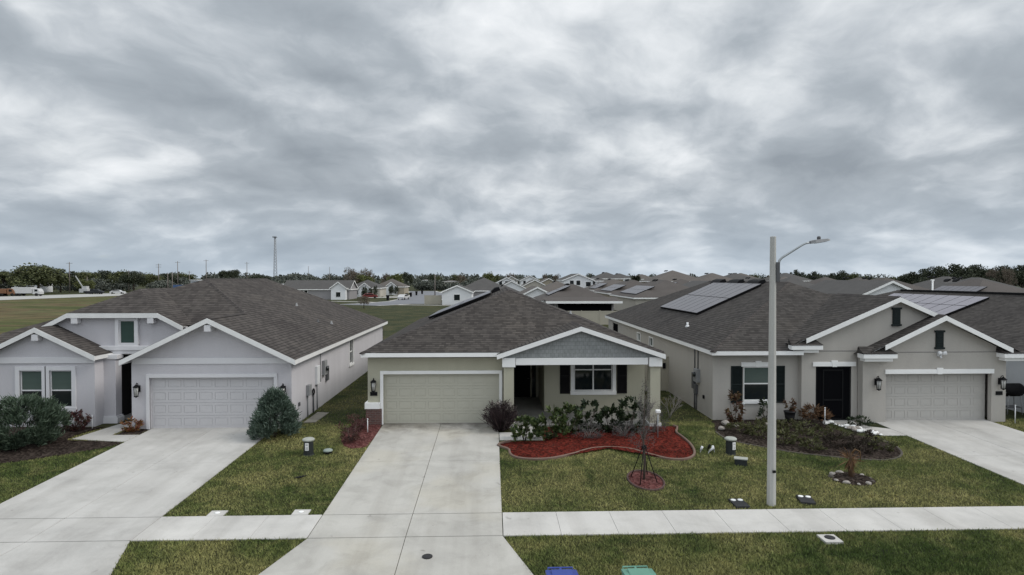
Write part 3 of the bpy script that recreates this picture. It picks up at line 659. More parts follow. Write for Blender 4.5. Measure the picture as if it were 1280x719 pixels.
# clipped gable roof
dx = -16.15; dy = 26.72
def dr(x): return 5.66-.53*abs(x-dx)
cw = (5.66-4.66)/.53
rf.poly([(dx-3.0, dy, dr(dx-3.0)), (dx-cw, dy, 4.66), (dx, dy+2.1, 5.66), (dx, 31.6, 5.66), (dx-3.0, 29.6, dr(dx-3.0))])
rf.poly([(dx+2.95, dy, dr(dx+2.95)), (dx+cw, dy, 4.66), (dx, dy+2.1, 5.66), (dx, 31.6, 5.66), (dx+2.95, 29.2, dr(dx+2.95))])
rf.poly([(dx-cw, dy, 4.66), (dx+cw, dy, 4.66), (dx, dy+2.1, 5.66)])
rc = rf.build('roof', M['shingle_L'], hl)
cp = MB(); cap_strip(cp, apx, back); cap_strip(cp, Mm, apx); cap_strip(cp, (-11.35, 24.92, 4.56), Mm)
cp.build('ridge_cap', M['shingle_cap'], rc)
gt = MB()
def rake(mb, a, b, y, h=.2, d=.035): mb.board((a[0], y, a[1]-.012), (b[0], y, b[1]-.012), h, (0, d, 0))
rake(gt, (-14.8, 2.88), (-11.35, 4.56), 24.87); rake(gt, (-11.35, 4.56), (XR, ez), 24.87)
rake(gt, (-20.95, wg(-20.95)), (wx, wz), 25.63); rake(gt, (wx, wz), (-16.22, wg(-16.22)), 25.63)
rake(gt, (dx-3.0, dr(dx-3.0)), (dx-cw, 4.66), dy-.03); rake(gt, (dx-cw, 4.66), (dx+cw, 4.66), dy-.03); rake(gt, (dx+cw, 4.66), (dx+2.95, dr(dx+2.95)), dy-.03)
gt.build('gable_trim', M['white_dirty'], hl)
fs = MB(); fs.board((XR, 24.91, ez-.012), (XR, 46.8, ez-.012), .18, (-.03, 0, 0)); fs.board((-14.8, 24.91, 2.87), (-14.8, 27.0, 2.87), .18, (.03, 0, 0))
fs.board((-16.22, 25.67, wg(-16.22)-.012), (-16.22, 26.97, wg(-16.22)-.012), .16, (-.03, 0, 0)); fs.board((XL, yf+.7, 3.18), (XL, 46.8, ez), .18, (.03, 0, 0))
fs.build('fascia', M['white_dirty'], hl)
so = MB()
for (xa, za), (xb, zb), y0, y1 in (((-14.8, 2.83), (-11.35, 4.51), 24.91, 25.42), ((-11.35, 4.51), (XR, 2.82), 24.91, 25.42), ((-20.95, wg(-20.95)-.05), (wx, wz-.05), 25.67, 25.95), ((wx, wz-.05), (-16.22, wg(-16.22)-.05), 25.67, 25.95),
        ((dx-3.0, dr(dx-3)-.05), (dx-cw, 4.6), dy, 27.0), ((dx-cw, 4.6), (dx+cw, 4.6), dy, 27.0), ((dx+cw, 4.6), (dx+2.95, dr(dx+2.95)-.05), dy, 27.0)):
    so.poly([(xa, y0, za), (xb, y0, zb), (xb, y1, zb), (xa, y1, za)])
so.poly([(XR-.03, 25.42, ez-.17), (XR-.03, 46.6, ez-.17), (-8.2, 46.6, ez-.17), (-8.2, 25.42, ez-.17)])
so.build('soffit', M['soffit'], hl)
for (x, y, z) in ((-11.35, 25.40, 4.14), (wx, 25.93, 3.72), (dx-cw+.3, 26.98, 4.34), (dx+cw-.3, 26.98, 4.34)):
    q = MB(); q.box(x-.13, x+.13, y-.50 if y < 25.5 else y-.28, y+.01, z-.13, z+.13); q.build('gable_bracket', M['trim_L'], hl, bevel=.01)
bd = MB(); bd.box(-14.56, -8.26, 25.37, 25.42, 2.66, 2.90); bd.build('gable_band', M['trim_L'], hl)
bd = MB(); bd.box(-20.56, -16.4, 25.90, 25.95, 2.64, 2.88); bd.build('gable_band', M['trim_L'], hl)
tr = MB(); tr.box(-14.03, -13.90, 25.37, 25.46, 0, 2.10); tr.box(-8.90, -8.77, 25.37, 25.46, 0, 2.10); tr.box(-14.03, -8.77, 25.365, 25.46, 2.10, 2.25); tr.build('door_trim', M['trim_L'], hl, bevel=.006)
garage_door(hl, -13.91, -8.89, 25.56, 0, 2.11, M['garage_L'])
lantern(hl, (-14.33, 25.42, 1.55), s=1.1); lantern(hl, (-8.5, 25.42, 1.50), s=1.1); plaque(hl, (-8.42, 25.42, 1.10))
window(hl, (-19.44, 25.95, .80), 'S', .90, 1.54, pane='glass_blind', trim=.17, frame='trim_L', split=.46)
window(hl, (-18.24, 25.95, .80), 'S', .90, 1.54, pane='glass_blind', trim=.17, frame='trim_L', split=.46)
tm = MB(); tm.box(-18.36, -18.42, 25.9, 25.96, .8, 2.34)
window(hl, (-15.98, 26.90, 3.32), 'S', .66, 1.02, 'fixed', trim=.15, frame='trim_L', pane='glass_teal', sill=False)
lg = MB(); lg.box(-16.9, -14.7, 26.8, 27.02, 3.06, 3.24); lg.box(-16.6, -14.75, 26.86, 27.02, 2.90, 3.06); lg.build('entry_beam', M['trim_L'], hl, bevel=.01)
cm = MB(); cm.box(-16.44, -15.93, 26.55, 26.98, .22, 2.78); co = cm.build('entry_column', M['stucco_L'], hl, bevel=.008)
cm = MB(); cm.box(-16.50, -15.84, 26.50, 26.985, 2.72, 2.90); cm.build('column_cap', M['trim_L'], co, bevel=.01)
cm = MB(); cm.box(-16.52, -15.83, 26.48, 26.985, -.05, .24); cm.box(-16.48, -15.87, 26.5, 26.983, .24, .30); cm.build('column_base', M['trim_L'], co, bevel=.01)
ec = MB(); ec.box(-16.39, -14.63, 27.0, 29.9, 2.86, 2.9); ec.build('entry_ceiling', M['soffit'], hl)
efl = MB(); efl.box(-16.39, -14.63, 27.21, 29.9, -.1, .03); efl.build('entry_floor', M['concrete'], hl)
ed = MB(); ed.box(-16.399, -16.35, 27.02, 29.8, .03, 2.84); do = ed.build('front_door', M['door_taupe'], hl); ed = MB(); ed.box(-16.35, -16.28, 28.3, 28.36, .9, 1.15); ed.build('handle', M['black'], do)
q = MB(); q.box(-16.34, -14.7, 29.86, 29.9, .03, 2.8); q.build('entry_panel', M['dark'], hl)
window(hl, (-8.2, 35.62, 1.15), 'E', .90, 1.40, pane='glass', trim=.08, frame='white')
Xw = -8.2
def side_box(parent, X, y0, y1, z0, z1, d, name, mat, sgn=1):
    q = MB(); q.box(min(X, X+sgn*d), max(X, X+sgn*d), y0, y1, z0, z1); return q.build(name, mat, parent, bevel=.012)
def conduit(parent, X, y, z0, z1, r=.03, sgn=1, mat='grey_box'):
    q = MB(); q.tube([(X+sgn*r*1.2, y, z0), (X+sgn*r*1.2, y, z1)], r, 8); return q.build('conduit', M[mat], parent)
side_box(hl, Xw, 27.35, 27.7, .95, 1.42, .16, 'utility_box', M['grey_box']); conduit(hl, Xw, 27.5, -.1, .95)
side_box(hl, Xw, 28.75, 29.2, 1.2, 2.05, .12, 'breaker_panel', M['pvc']); conduit(hl, Xw, 29.0, -.1, 1.2)
mt = side_box(hl, Xw, 29.9, 30.35, 1.45, 2.15, .15, 'electric_meter', M['grey_box'])
q = MB(); q.tube([(Xw+.15, 30.12, 1.75), (Xw+.27, 30.12, 1.75)], .11, 12); q.build('meter_dial', M['glass'], mt)
side_box(hl, Xw, 30.5, 30.8, 1.1, 1.8, .12, 'utility_box', M['grey_dark']); conduit(hl, Xw, 29.6, 1.2, 2.68, .022); conduit(hl, Xw, 28.35, -.1, .85, .035, mat='grey_dark')
q = MB(); q.tube([(Xw+.06, 28.2, .75+.15*math.sin(a)) if 0 else (Xw+.05, 28.35+.13*math.cos(a), .95+.13*math.sin(a)) for a in [2*PI*i/16 for i in range(17)]], .03, 6); q.build('hose_loop', M['black'], hl)
side_box(hl, Xw, 26.25, 26.4, .72, .88, .06, 'outlet_cover', M['grey_dark'])
lz = lambda x: 2.87+p*(XR-x)
for x, y in ((-11.3, 36.0), (-9.6, 34.3), (-9.2, 35.6)): pipe_vent(hl, x, y, lz(x), 'grey_dark' if x < -9.3 and x > -11 else 'grey_box', .16)

# ------------------------------------------------------------------ HOUSE R (right)
hr = thing('house', 'grey-beige stucco house right of the street lamp with solar panels and two stacked gables', 'house', (15.8, 38, 0))
wl = MB(); WR = 2.85
grid_wall(wl, (9.55, 26.3), (13.3, 26.3), -.15, WR, .2, [(1.35, 2.6, .82, 2.30)])
grid_wall(wl, (13.3, 26.0), (15.75, 26.0), -.15, 3.0, .2, [(.62, 2.18, -.15, 2.34)])
grid_wall(wl, (13.3, 26.5), (13.3, 26.2), -.15, 3.0, .05)
grid_wall(wl, (15.75, 25.62), (22.0, 25.62), -.15, 3.0, .2, [(1.0, 5.62, -.15, 2.06)])
grid_wall(wl, (15.75, 25.98), (15.75, 25.82), -.15, 3.0, .15)
wl.prism([(13.3, 26.0, 3.0), (20.9, 26.0, 3.0), (20.9, 26.0, 3.7), (17.42, 26.0, 5.18), (13.3, 26.0, 3.45)], (0, .2, 0))
wl.prism([(15.9, 25.62, 3.0), (22.0, 25.62, 3.0), (22.0, 25.62, 3.02), (19.05, 25.62, 4.42), (15.9, 25.62, 3.02)], (0, .2, 0))
grid_wall(wl, (22.0, 25.82), (22.0, 50), -.15, WR, .2); grid_wall(wl, (22.0, 50.2), (9.55, 50.2), -.15, WR, .2)
grid_wall(wl, (9.55, 50.0), (9.55, 26.5), -.15, WR, .2, [(1.6, 3.6, 1.75, 2.62), (9.9, 10.7, 1.55, 2.55), (13.0, 13.8, 1.55, 2.55)])
wl.build('wall', M['stucco_R'], hr)
rf = MB(); ex0, ex1, ey0, ey1, ez = 9.33, 22.22, 25.75, 50.6, 3.05; pr = .445
hw = (ex1-ex0)/2; cxR = (ex0+ex1)/2; az = ez+hw*pr; A = (cxR, ey0+hw, az); B = (cxR, ey1-hw, az)
e = [(ex0, ey0, ez), (ex1, ey0, ez), (ex1, ey1, ez), (ex0, ey1, ez)]
# front plane stops at the entry wall (13.1) and runs behind the gables
rf.poly([e[0], (13.28, ey0, ez), (13.28, 26.19, ez+pr*(26.19-ey0)), (20.9, 26.19, ez+pr*(26.19-ey0)), (21.78, 26.19, ez+pr*(26.19-ey0)), A])
rf.poly([(ex1, 26.3, ez), e[2], B, A, (21.78, 26.19, ez+pr*(26.19-ey0))]); rf.poly([e[2], e[3], B]); rf.poly([e[3], e[0], A, B])
ex_, ez_, es = 17.42, 5.34, .432
def gE(x): return ez_-es*abs(x-ex_)
rf.poly([(12.75, 25.72, gE(12.75)), (ex_, 25.72, ez_), (ex_, 31.4, ez_), (12.75, 28.0, gE(12.75))])
rf.poly([(ex_, 25.72, ez_), (22.0, 25.72, gE(22.0)), (22.0, 28.0, gE(22.0)), (ex_, 31.4, ez_)])
gx_, gz_, gp = 19.05, 4.58, .478
def gG(x): return gz_-gp*abs(x-gx_)
rf.poly([(15.55, 25.22, gG(15.55)), (gx_, 25.22, gz_), (gx_, 25.99, gz_), (15.55, 25.99, gG(15.55))])
rf.poly([(gx_, 25.22, gz_), (22.42, 25.22, gG(22.42)), (22.42, 27.0, gG(22.42)), (gx_, 27.0, gz_)])
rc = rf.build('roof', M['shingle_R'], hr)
cp = MB(); cap_strip(cp, e[0], A); cap_strip(cp, A, B); cap_strip(cp, (ex_, 25.74, ez_), (ex_, 30.5, ez_)); cap_strip(cp, (gx_, 25.24, gz_), (gx_, 25.99, gz_))
cp.build('ridge_cap', M['shingle_cap'], rc)
gt = MB()
rake(gt, (13.35, gE(13.35)), (ex_, ez_), 25.69); rake(gt, (ex_, ez_), (20.9, gE(20.9)), 25.69)
rake(gt, (16.45, gG(16.45)), (gx_, gz_), 25.19); rake(gt, (gx_, gz_), (21.95, gG(21.95)), 25.19)
gt.build('gable_trim', M['white'], hr)
fs = MB(); fs.board((ex0, ey0, ez-.012), (13.26, ey0, ez-.012), .17, (0, .03, 0)); fs.board((ex0, ey0+.03, ez-.012), (ex0, ey1, ez-.012), .17, (.03, 0, 0)); fs.board((ex1, 27.0, ez-.012), (ex1, ey1, ez-.012), .17, (-.03, 0, 0))
fs.build('fascia', M['white'], hr)
so = MB(); so.poly([(ex0+.03, ey0+.03, ez-.16), (13.26, ey0+.03, ez-.16), (13.26, 26.3, ez-.16), (ex0+.03, 26.3, ez-.16)]); so.poly([(ex0+.03, 26.3, ez-.16), (9.55, 26.3, ez-.16), (9.55, ey1, ez-.16), (ex0+.03, ey1, ez-.16)])
for (xa, za), (xb, zb), y0, y1 in (((12.9, gE(12.9)-.05), (ex_, ez_-.05), 25.73, 26.0), ((ex_, ez_-.05), (20.9, gE(20.9)-.05), 25.73, 26.0), ((15.6, gG(15.6)-.05), (gx_, gz_-.05), 25.23, 25.62), ((gx_, gz_-.05), (22.3, gG(22.3)-.05), 25.23, 25.62)):
    so.poly([(xa, y0, za), (xb, y0, zb), (xb, y1, zb), (xa, y1, za)])
so.build('soffit', M['soffit'], hr)
# cornice returns at the gable feet: little roof on a white box
for (x0, x1, y0, y1, z) in ((12.7, 14.05, 25.66, 26.0, 3.30), (15.5, 16.95, 25.16, 25.62, 2.98), (21.55, 22.62, 25.16, 25.62, 2.98)):
    q = MB(); q.box(x0, x1, y0, y1, z-.2, z-.02); q.box(x0+.12, x1-.12, y0+.12, y1, z-.34, z-.2); co = q.build('cornice_return', M['white'], hr, bevel=.008)
    q = MB(); q.poly([(x0-.02, y0-.02, z), (x1+.02, y0-.02, z), (x1-.25, y1, z+.26), (x0+.02, y1, z+.26)]); q.poly([(x1+.02, y0-.02, z), (x1+.02, y1, z), (x1-.25, y1, z+.26)]); q.poly([(x0-.02, y0-.02, z), (x0-.02, y1, z), (x0+.02, y1, z+.26)]); q.build('return_roof', M['shingle_R'], co)
ln_ = MB(); ln_.box(13.32, 15.74, 25.990, 26.001, 3.0, 3.02); ln_.build('stucco_joint', M['grey_dark'], hr); ln_ = MB(); ln_.box(16.95, 21.6, 25.612, 25.621, 2.98, 3.0); ln_.build('stucco_joint', M['grey_dark'], hr)
def header(parent, x0, x1, y, z):
    q = MB(); xm = (x0+x1)/2; q.box(x0, x1, y-.05, y, z, z+.19); q.prism([(xm-.10, y-.065, z-.02), (xm+.10, y-.065, z-.02), (xm+.14, y-.065, z+.25), (xm-.14, y-.065, z+.25)], (0, .06, 0)); return q.build('door_header', M['white'], parent, bevel=.006)
header(hr, 13.78, 15.66, 26.0, 2.35); header(hr, 16.7, 21.45, 25.62, 2.07)
garage_door(hr, 16.74, 21.4, 26.0, 0, 2.08, M['garage_R'])
dd = MB(); dd.box(13.92, 15.48, 26.06, 26.11, 0, 2.34); do = dd.build('screen_door', M['screen'], hr)
q = MB()
for b in ((13.92, 13.99, 0, 2.34), (15.41, 15.48, 0, 2.34), (13.99, 15.41, 2.27, 2.34), (14.25, 14.30, .02, 2.2), (15.10, 15.15, .02, 2.2), (14.3, 15.1, .85, .92), (14.3, 15.1, 2.14, 2.2), (14.3, 15.1, .02, .1)): q.box(b[0], b[1], 26.03, 26.058, b[2], b[3])
q.build('door_frame', M['black'], do)
window(hr, (10.9, 26.3, .82), 'S', 1.25, 1.48, pane='glass_blind', trim=0, sill=True, split=.5)
header(hr, 10.78, 12.27, 26.3, 2.31); q = MB(); q.box(10.82, 12.23, 26.24, 26.3, .70, .82); q.build('window_sill', M['white'], hr, bevel=.006)
shutter(hr, (10.34, 26.3, .74), .50, 1.60, M['shutter']); shutter(hr, (12.24, 26.3, .74), .46, 1.60, M['shutter'])
for (x, y, z0) in ((17.42, 26.0, 4.08), (19.05, 25.62, 3.12)):
    q = MB(); q.box(x-.16, x+.16, y-.06, y, z0+.08, z0+.72); q.box(x-.21, x+.21, y-.085, y, z0+.72, z0+.80); q.box(x-.21, x+.21, y-.085, y, z0, z0+.08)
    for i in range(9): q.box(x-.13, x+.13, y-.075, y-.06, z0+.12+i*.064, z0+.15+i*.064)
    q.build('gable_vent', M['shutter'], hr)
lantern(hr, (16.32, 25.62, 1.62), s=1.15); lantern(hr, (21.72, 25.62, 1.62), s=1.15); plaque(hr, (21.7, 25.62, 1.22))
fl_ = MB(); fl_.box(18.97, 19.13, 25.56, 25.62, 2.82, 2.98); fl_.tube([(19.02, 25.56, 2.92), (18.93, 25.40, 2.98)], [.06, .085], 8); fl_.tube([(19.1, 25.56, 2.92), (19.22, 25.40, 2.98)], [.06, .085], 8); fl_.tube([(19.05, 25.56, 2.84), (19.05, 25.48, 2.76)], .04, 8); fl_.build('flood_light', M['pvc'], hr)
window(hr, (9.55, 48.3, 1.75), 'W', 2.0, .87, 'fixed', trim=.0, frame='black', pane='dark'); window(hr, (9.55, 40.1, 1.55), 'W', .8, 1.0, pane='glass_teal', trim=.06); window(hr, (9.55, 37.0, 1.55), 'W', .8, 1.0, pane='glass_teal', trim=.06)
Xw = 9.55
mt = side_box(hr, Xw, 27.9, 28.35, 1.35, 1.95, .18, 'electric_meter', M['grey_box'], -1); q = MB(); q.tube([(Xw-.18, 28.1, 1.7), (Xw-.28, 28.1, 1.7)], .11, 12); q.build('meter_dial', M['glass'], mt)
side_box(hr, Xw, 28.5, 28.8, .95, 1.7, .12, 'utility_box', M['grey_dark'], -1); side_box(hr, Xw, 28.2, 28.5, .75, 1.2, .12, 'utility_box', M['grey_dark'], -1)
conduit(hr, Xw, 28.15, 1.95, 2.85, .025, -1, 'grey_dark'); conduit(hr, Xw, 28.6, 1.7, 2.85, .025, -1, 'grey_dark'); conduit(hr, Xw, 28.6, -.1, .95, .03, -1, 'grey_dark'); conduit(hr, Xw, 28.35, -.1, .75, .03, -1, 'grey_dark')
side_box(hr, Xw, 27.3, 27.42, .72, .88, .07, 'hose_bib', M['black'], -1)
pzr = lambda x: 3.05+pr*(x-9.33)
solar_array(hr, 11.5, 34.3, 7, 2, pzr, pr, 1, 1.06, 2.02, .16)
for y in (35.6, 38.6, 41.6): roof_vent(hr, cxR-.32, y, pzr(cxR-.32)+.0, -1, pr, .8)
pipe_vent(hr, 10.45, 32.6, pzr(10.45), 'pvc', .22, .06)

# ------------------------------------------------------------------ HOUSE R2 (right edge)
h2 = thing('house', 'pale blue-grey house cut by the right edge with solar panels above its eave', 'house', (30, 36, 0))
wl = MB(); grid_wall(wl, (24.2, 50), (24.2, 26.0), -.15, 2.75, .2, [(14, 15, 1.1, 2.3)]); grid_wall(wl, (24.2, 25.8), (35.6, 25.8), -.15, 2.75, .2, [(5.2, 10.1, -.15, 2.1)]); grid_wall(wl, (35.6, 26), (35.6, 50), -.15, 2.75, .2); grid_wall(wl, (35.6, 50.2), (24.2, 50.2), -.15, 2.75, .2)
wl.build('wall', M['stucco_R2'], h2)
garage_door(h2, 29.35, 34.35, 25.95, 0, 2.12, M['garage_R'])
ex0, ex1, ey0, ey1, ez = 23.88, 35.92, 25.3, 50.6, 2.90; p2 = .385; hw = (ex1-ex0)/2; cx2 = (ex0+ex1)/2; az = ez+hw*p2; A = (cx2, ey0+hw, az); B = (cx2, ey1-hw, az)
e = [(ex0, ey0, ez), (ex1, ey0, ez), (ex1, ey1, ez), (ex0, ey1, ez)]; rf = MB()
rf.poly([e[0], e[1], A]); rf.poly([e[1], e[2], B, A]); rf.poly([e[2], e[3], B]); rf.poly([e[3], e[0], A, B]); rc = rf.build('roof', M['shingle_R'], h2)
cp = MB(); cap_strip(cp, e[0], A); cap_strip(cp, A, B); cp.build('ridge_cap', M['shingle_cap'], rc)
fs = MB(); fs.board((ex0, ey0, ez-.012), (ex1, ey0, ez-.012), .18, (0, .03, 0)); fs.board((ex0, ey0+.03, ez-.012), (ex0, ey1, ez-.012), .18, (.03, 0, 0)); fs.build('fascia', M['white'], h2)
so = MB(); so.poly([(ex0+.03, ey0+.03, ez-.17), (24.2, ey0+.03, ez-.17), (24.2, ey1, ez-.17), (ex0+.03, ey1, ez-.17)]); so.build('soffit', M['soffit'], h2)
window(h2, (24.2, 36.0, 1.1), 'W', 1.0, 1.2, pane='glass_teal', trim=.06)
solar_array(h2, 26.3, 35.0, 8, 2, lambda x: 2.9+p2*(x-23.88), p2, 1, 1.05, 1.45, .16, cell='solar_sheen')
q = MB(); q.box(cx2-.13, cx2+.13, 32.0, 44.0, az-.02, az+.09); q.build('ridge_vent', M['black'], h2)
# grill beside it
gr = thing('barbecue_grill', 'black covered barbecue grill standing by the pale blue-grey house wall', 'grill', (23.55, 27.1, 0))
q = MB(); q.tube([(23.1, 27.1, 1.02), (23.16, 27.1, 1.08), (23.9, 27.1, 1.08), (23.98, 27.1, 1.02)], [.2, .30, .30, .22], 12); q.build('hood', M['black'], gr)
q = MB(); q.box(22.85, 23.12, 26.85, 27.35, .98, 1.01); q.build('side_shelf', M['grey_dark'], gr)
for x in (23.25, 23.8):
    for y in (26.9, 27.3): q = MB(); q.tube([(x, y, .85), (x+(.08 if x > 23.5 else -.08), y, 0)], .022, 6); q.build('leg', M['grey_box'], gr)
q = MB(); q.box(23.2, 23.85, 26.88, 27.32, .3, .33); q.build('lower_shelf', M['grey_dark'], gr)

# ------------------------------------------------------------------ street lamp
LX, LY, LZ = 7.88, 17.05, gz(17.05)
lp = thing('street_lamp', 'tall pale concrete street lamp with one curved arm beside the sidewalk', 'street lamp', (LX, LY, LZ))
q = MB(); q.tube([(LX, LY, LZ-.2), (LX, LY, LZ+4), (LX, LY, 7.32)], [.132, .110, .084], 8, False); q.build('pole', M['pole_concrete'], lp, bevel=.01)
q = MB(); pts = [(LX+.07, LY-.04, 6.25), (LX+.13, LY-.05, 6.5), (LX+.17, LY-.05, 6.68)]; 
q.box(LX+.06, LX+.16, LY-.10, LY+.02, 6.05, 6.6); br_ = q.build('bracket', M['grey_dark'], lp, bevel=.01)
q = MB(); q.tube([(LX+.12, LY-.05, 6.2), (LX+.13, LY-.05, 6.5), (LX+.16, LY-.05, 6.64), (LX+.22, LY-.06, 6.72), (LX+.76, LY-.12, 7.07), (LX+.86, LY-.13, 7.12), (LX+1.0, LY-.14, 7.15)], [.035, .035, .034, .033, .028, .027, .027], 8); q.build('arm', M['steel'], lp)
hx, hy, hz = LX+.98, LY-.14, 7.15
q = MB(Matrix.Translation((hx, hy, hz)) @ Matrix.Rotation(-.16, 4, 'Y'))
q.add([(0, -.05, -.04), (.12, -.11, -.05), (.48, -.10, -.045), (.56, -.05, -.03), (.56, .05, -.03), (.48, .10, -.045), (.12, .11, -.05), (0, .05, -.04),
       (0, -.04, .04), (.12, -.08, .055), (.48, -.08, .03), (.55, -.04, 0), (.55, .04, 0), (.48, .08, .03), (.12, .08, .055), (0, .04, .04)],
      [(7, 6, 5, 4, 3, 2, 1, 0), (8, 9, 10, 11, 12, 13, 14, 15)]+[(i, (i+1) % 8, 8+(i+1) % 8, 8+i) for i in range(8)])
hd = q.build('lamp_head', M['grey_box'], lp, bevel=.008)
q = MB(); q.lathe([(.045, 0), (.05, .02), (.05, .07), (.03, .09)], (hx+.25, hy, hz+.08), 10); q.build('photocell', M['grey_dark'], hd)
q = MB(Matrix.Translation((hx, hy, hz)) @ Matrix.Rotation(-.16, 4, 'Y')); q.box(.14, .44, -.075, .075, -.056, -.05); q.build('lens', M['lantern_glass'], hd)
q = MB(); q.box(LX-.04, LX+.05, LY-.165, LY-.14, LZ+.95, LZ+1.02); q.build('hand_hole', M['black'], lp)

# ------------------------------------------------------------------ utility pedestals and small yard things
def pedestal(x, y, lab, rot=0):
    t = thing('utility_pedestal', lab, 'utility pedestal', (x, y, gz(y)), 'utility pedestals on the lawns'); X = Matrix.Translation((x, y, gz(y))) @ Matrix.Rotation(rot, 4, 'Z')
    q = MB(X); q.lathe([(.20, -.05), (.20, .0), (.175, .04), (.17, .52)], (0, 0, 0), 4 if 0 else 12, False); q.build('body', M['ped_body'], t)
    q = MB(X); q.lathe([(.19, .50), (.215, .53), (.215, .56), (.17, .595), (.05, .605)], (0, 0, 0), 12, False); q.build('cap', M['ped_cap'], t)
    q = MB(X); q.box(-.065, .055, -.19, -.165, .20, .46); lb = q.build('warning_label', M['white'], t)
    q = MB(X)
    for z in (.405, .37, .30, .265, .23): q.box(-.045, .035, -.1925, -.1895, z, z+.012)
    q.build('label_print', M['grey_dark'], lb)
pedestal(-6.50, 21.95, 'dark pale-capped utility pedestal with white label on the lawn left of the middle driveway')
pedestal(8.50, 21.6, 'dark pale-capped utility pedestal with white label beside the right flower bed', .35)
t = thing('ground_vault', 'low round green-grey cap on the lawn left of the middle driveway', 'valve cover', (-5.86, 22.1, gz(22.1)))
q = MB(); q.lathe([(.14, -.03), (.14, .08)], (-5.86, 22.1, gz(22.1)), 14); q.build('base', M['black'], t)
q = MB(); q.lathe([(.17, .08), (.175, .11), (.13, .15), (.03, .16)], (-5.86, 22.1, gz(22.1)), 14); q.build('cap', M['green_cap'], t)
t = thing('utility_vault', 'low black box with tilted grey lid on lawn in front of the right pedestal', 'utility box', (8.4, 20.45, gz(20.45)))
X = Matrix.Translation((8.4, 20.45, gz(20.45))) @ Matrix.Rotation(-.4, 4, 'Z'); q = MB(X); q.box(-.2, .2, -.13, .13, -.05, .2); q.build('box', M['ped_body'], t, bevel=.02)
q = MB(X); q.box(-.22, .22, -.145, .145, .2, .235); q.build('lid', M['ped_cap'], t, bevel=.008)
t = thing('yard_spotlights', 'small cluster of white and black yard spotlights at the red bed edge', 'yard light', (7.7, 21.75, gz(21.7))); zz = gz(21.7)
for i, (dx_, dy_, a) in enumerate(((-.25, 0, .15), (0, -.1, .5), (.3, .05, -.3), (.1, .25, .2))):
    q = MB(); x, y = 7.7+dx_, 21.75+dy_; q.tube([(x, y, zz-.02), (x+a*.15, y-.02, zz+.16)], .016, 6); q.tube([(x+a*.12, y-.02, zz+.1), (x+a*.35, y-.08, zz+.25)], [.035, .045], 8); q.build('spotlight', M['pvc'] if i != 3 else M['black'], t)
for x, y, r_, lab in ((6.98, 17.1, 0, 'black meter box lid with two white discs left of the lamp pole'), (9.0, 17.3, -.25, 'black meter box lid with two white discs right of the lamp pole')):
    t = thing('water_meter_box', lab, 'meter box', (x, y, gz(y)), 'water meter boxes by the lamp'); X = Matrix.Translation((x, y, gz(y)+.03)) @ Matrix.Rotation(r_, 4, 'Z')
    q = MB(X); q.box(-.2, .2, -.3, .3, -.06, .03); q.build('lid', M['iron'], t, bevel=.01)
    for dx_ in (-.1, .1): q = MB(X); q.lathe([(.075, 0), (.075, .016), (.05, .02)], (dx_, .17, .03), 12); q.build('disc', M['white'], t)
t = thing('cleanout_box', 'square concrete box with round black lid in the grass strip by the street', 'cleanout', (8.32, 14.82, gz(14.82)))
X = Matrix.Translation((8.32, 14.82, gz(14.82)+.03)); q = MB(X); q.box(-.22, .22, -.22, .22, -.08, .03); q.build('collar', M['concrete_old'], t, bevel=.01)
q = MB(X); q.lathe([(.125, 0), (.125, .012), (.1, .018)], (.01, .02, .03), 16); q.build('lid', M['iron'], t)
q = MB(); X_ = Matrix.Translation((-6.05, 19.6, gz(19.6)+.03)) @ Matrix.Rotation(.5, 4, 'Z'); q.M = X_
q.prism([(-.22, -.03, 0), (.0, -.06, .01), (.22, .03, 0), (.1, .06, .015), (-.1, .05, .01)], (0, 0, .012)); tag(q.build('fallen_palm_frond', M['black']), 'flat dark scrap lying on the lawn between the left and middle driveways', 'scrap')
# bins by the kerb
def bin_(name, x, y, mat, lab):
    t = thing(name, lab, 'bin', (x, y, RZ), 'wheeled bins at the kerb'); X = Matrix.Translation((x, y, RZ)); b = MB(X)
    lo, hi = (.22, .27, .06), (.28, .34, 1.0)
    vs = [(sx*lo[0], sy*lo[1], lo[2]) for sx, sy in ((-1, -1), (1, -1), (1, 1), (-1, 1))]+[(sx*hi[0], sy*hi[1], hi[2]) for sx, sy in ((-1, -1), (1, -1), (1, 1), (-1, 1))]
    b.add(vs, [(3, 2, 1, 0), (4, 5, 6, 7), (0, 1, 5, 4), (1, 2, 6, 5), (2, 3, 7, 6), (3, 0, 4, 7)]); b.build('body', mat, t, bevel=.03)
    l = MB(X); l.prism([(-.3, -.4, 1.01), (-.3, .3, 1.01), (-.3, .3, 1.05), (-.3, .0, 1.10), (-.3, -.3, 1.075), (-.3, -.4, 1.04)], (.6, 0, 0)); l.box(-.2, .2, -.28, .2, 1.09, 1.108); l.build('lid', mat, t, bevel=.02)
    h = MB(X); h.tube([(-.24, .3, 1.0), (-.24, .42, 1.03), (.24, .42, 1.03), (.24, .3, 1.0)], .018, 6); h.box(-.02, .02, .3, .42, 1.01, 1.04); h.build('handle', mat, t)
    for sx in (-1, 1): w_ = MB(X); w_.tube([(sx*.25, .3, .13), (sx*.31, .3, .13)], .13, 14); w_.build('wheel', M['rubber'], t)
bin_('recycling_bin', 1.32, 11.42, M['blue_bin'], 'blue lidded wheeled bin at the bottom edge, on the street below the middle house')
bin_('rubbish_bin', 2.78, 11.42, M['green_bin'], 'pale green lidded wheeled bin at the bottom edge, right of the blue one')

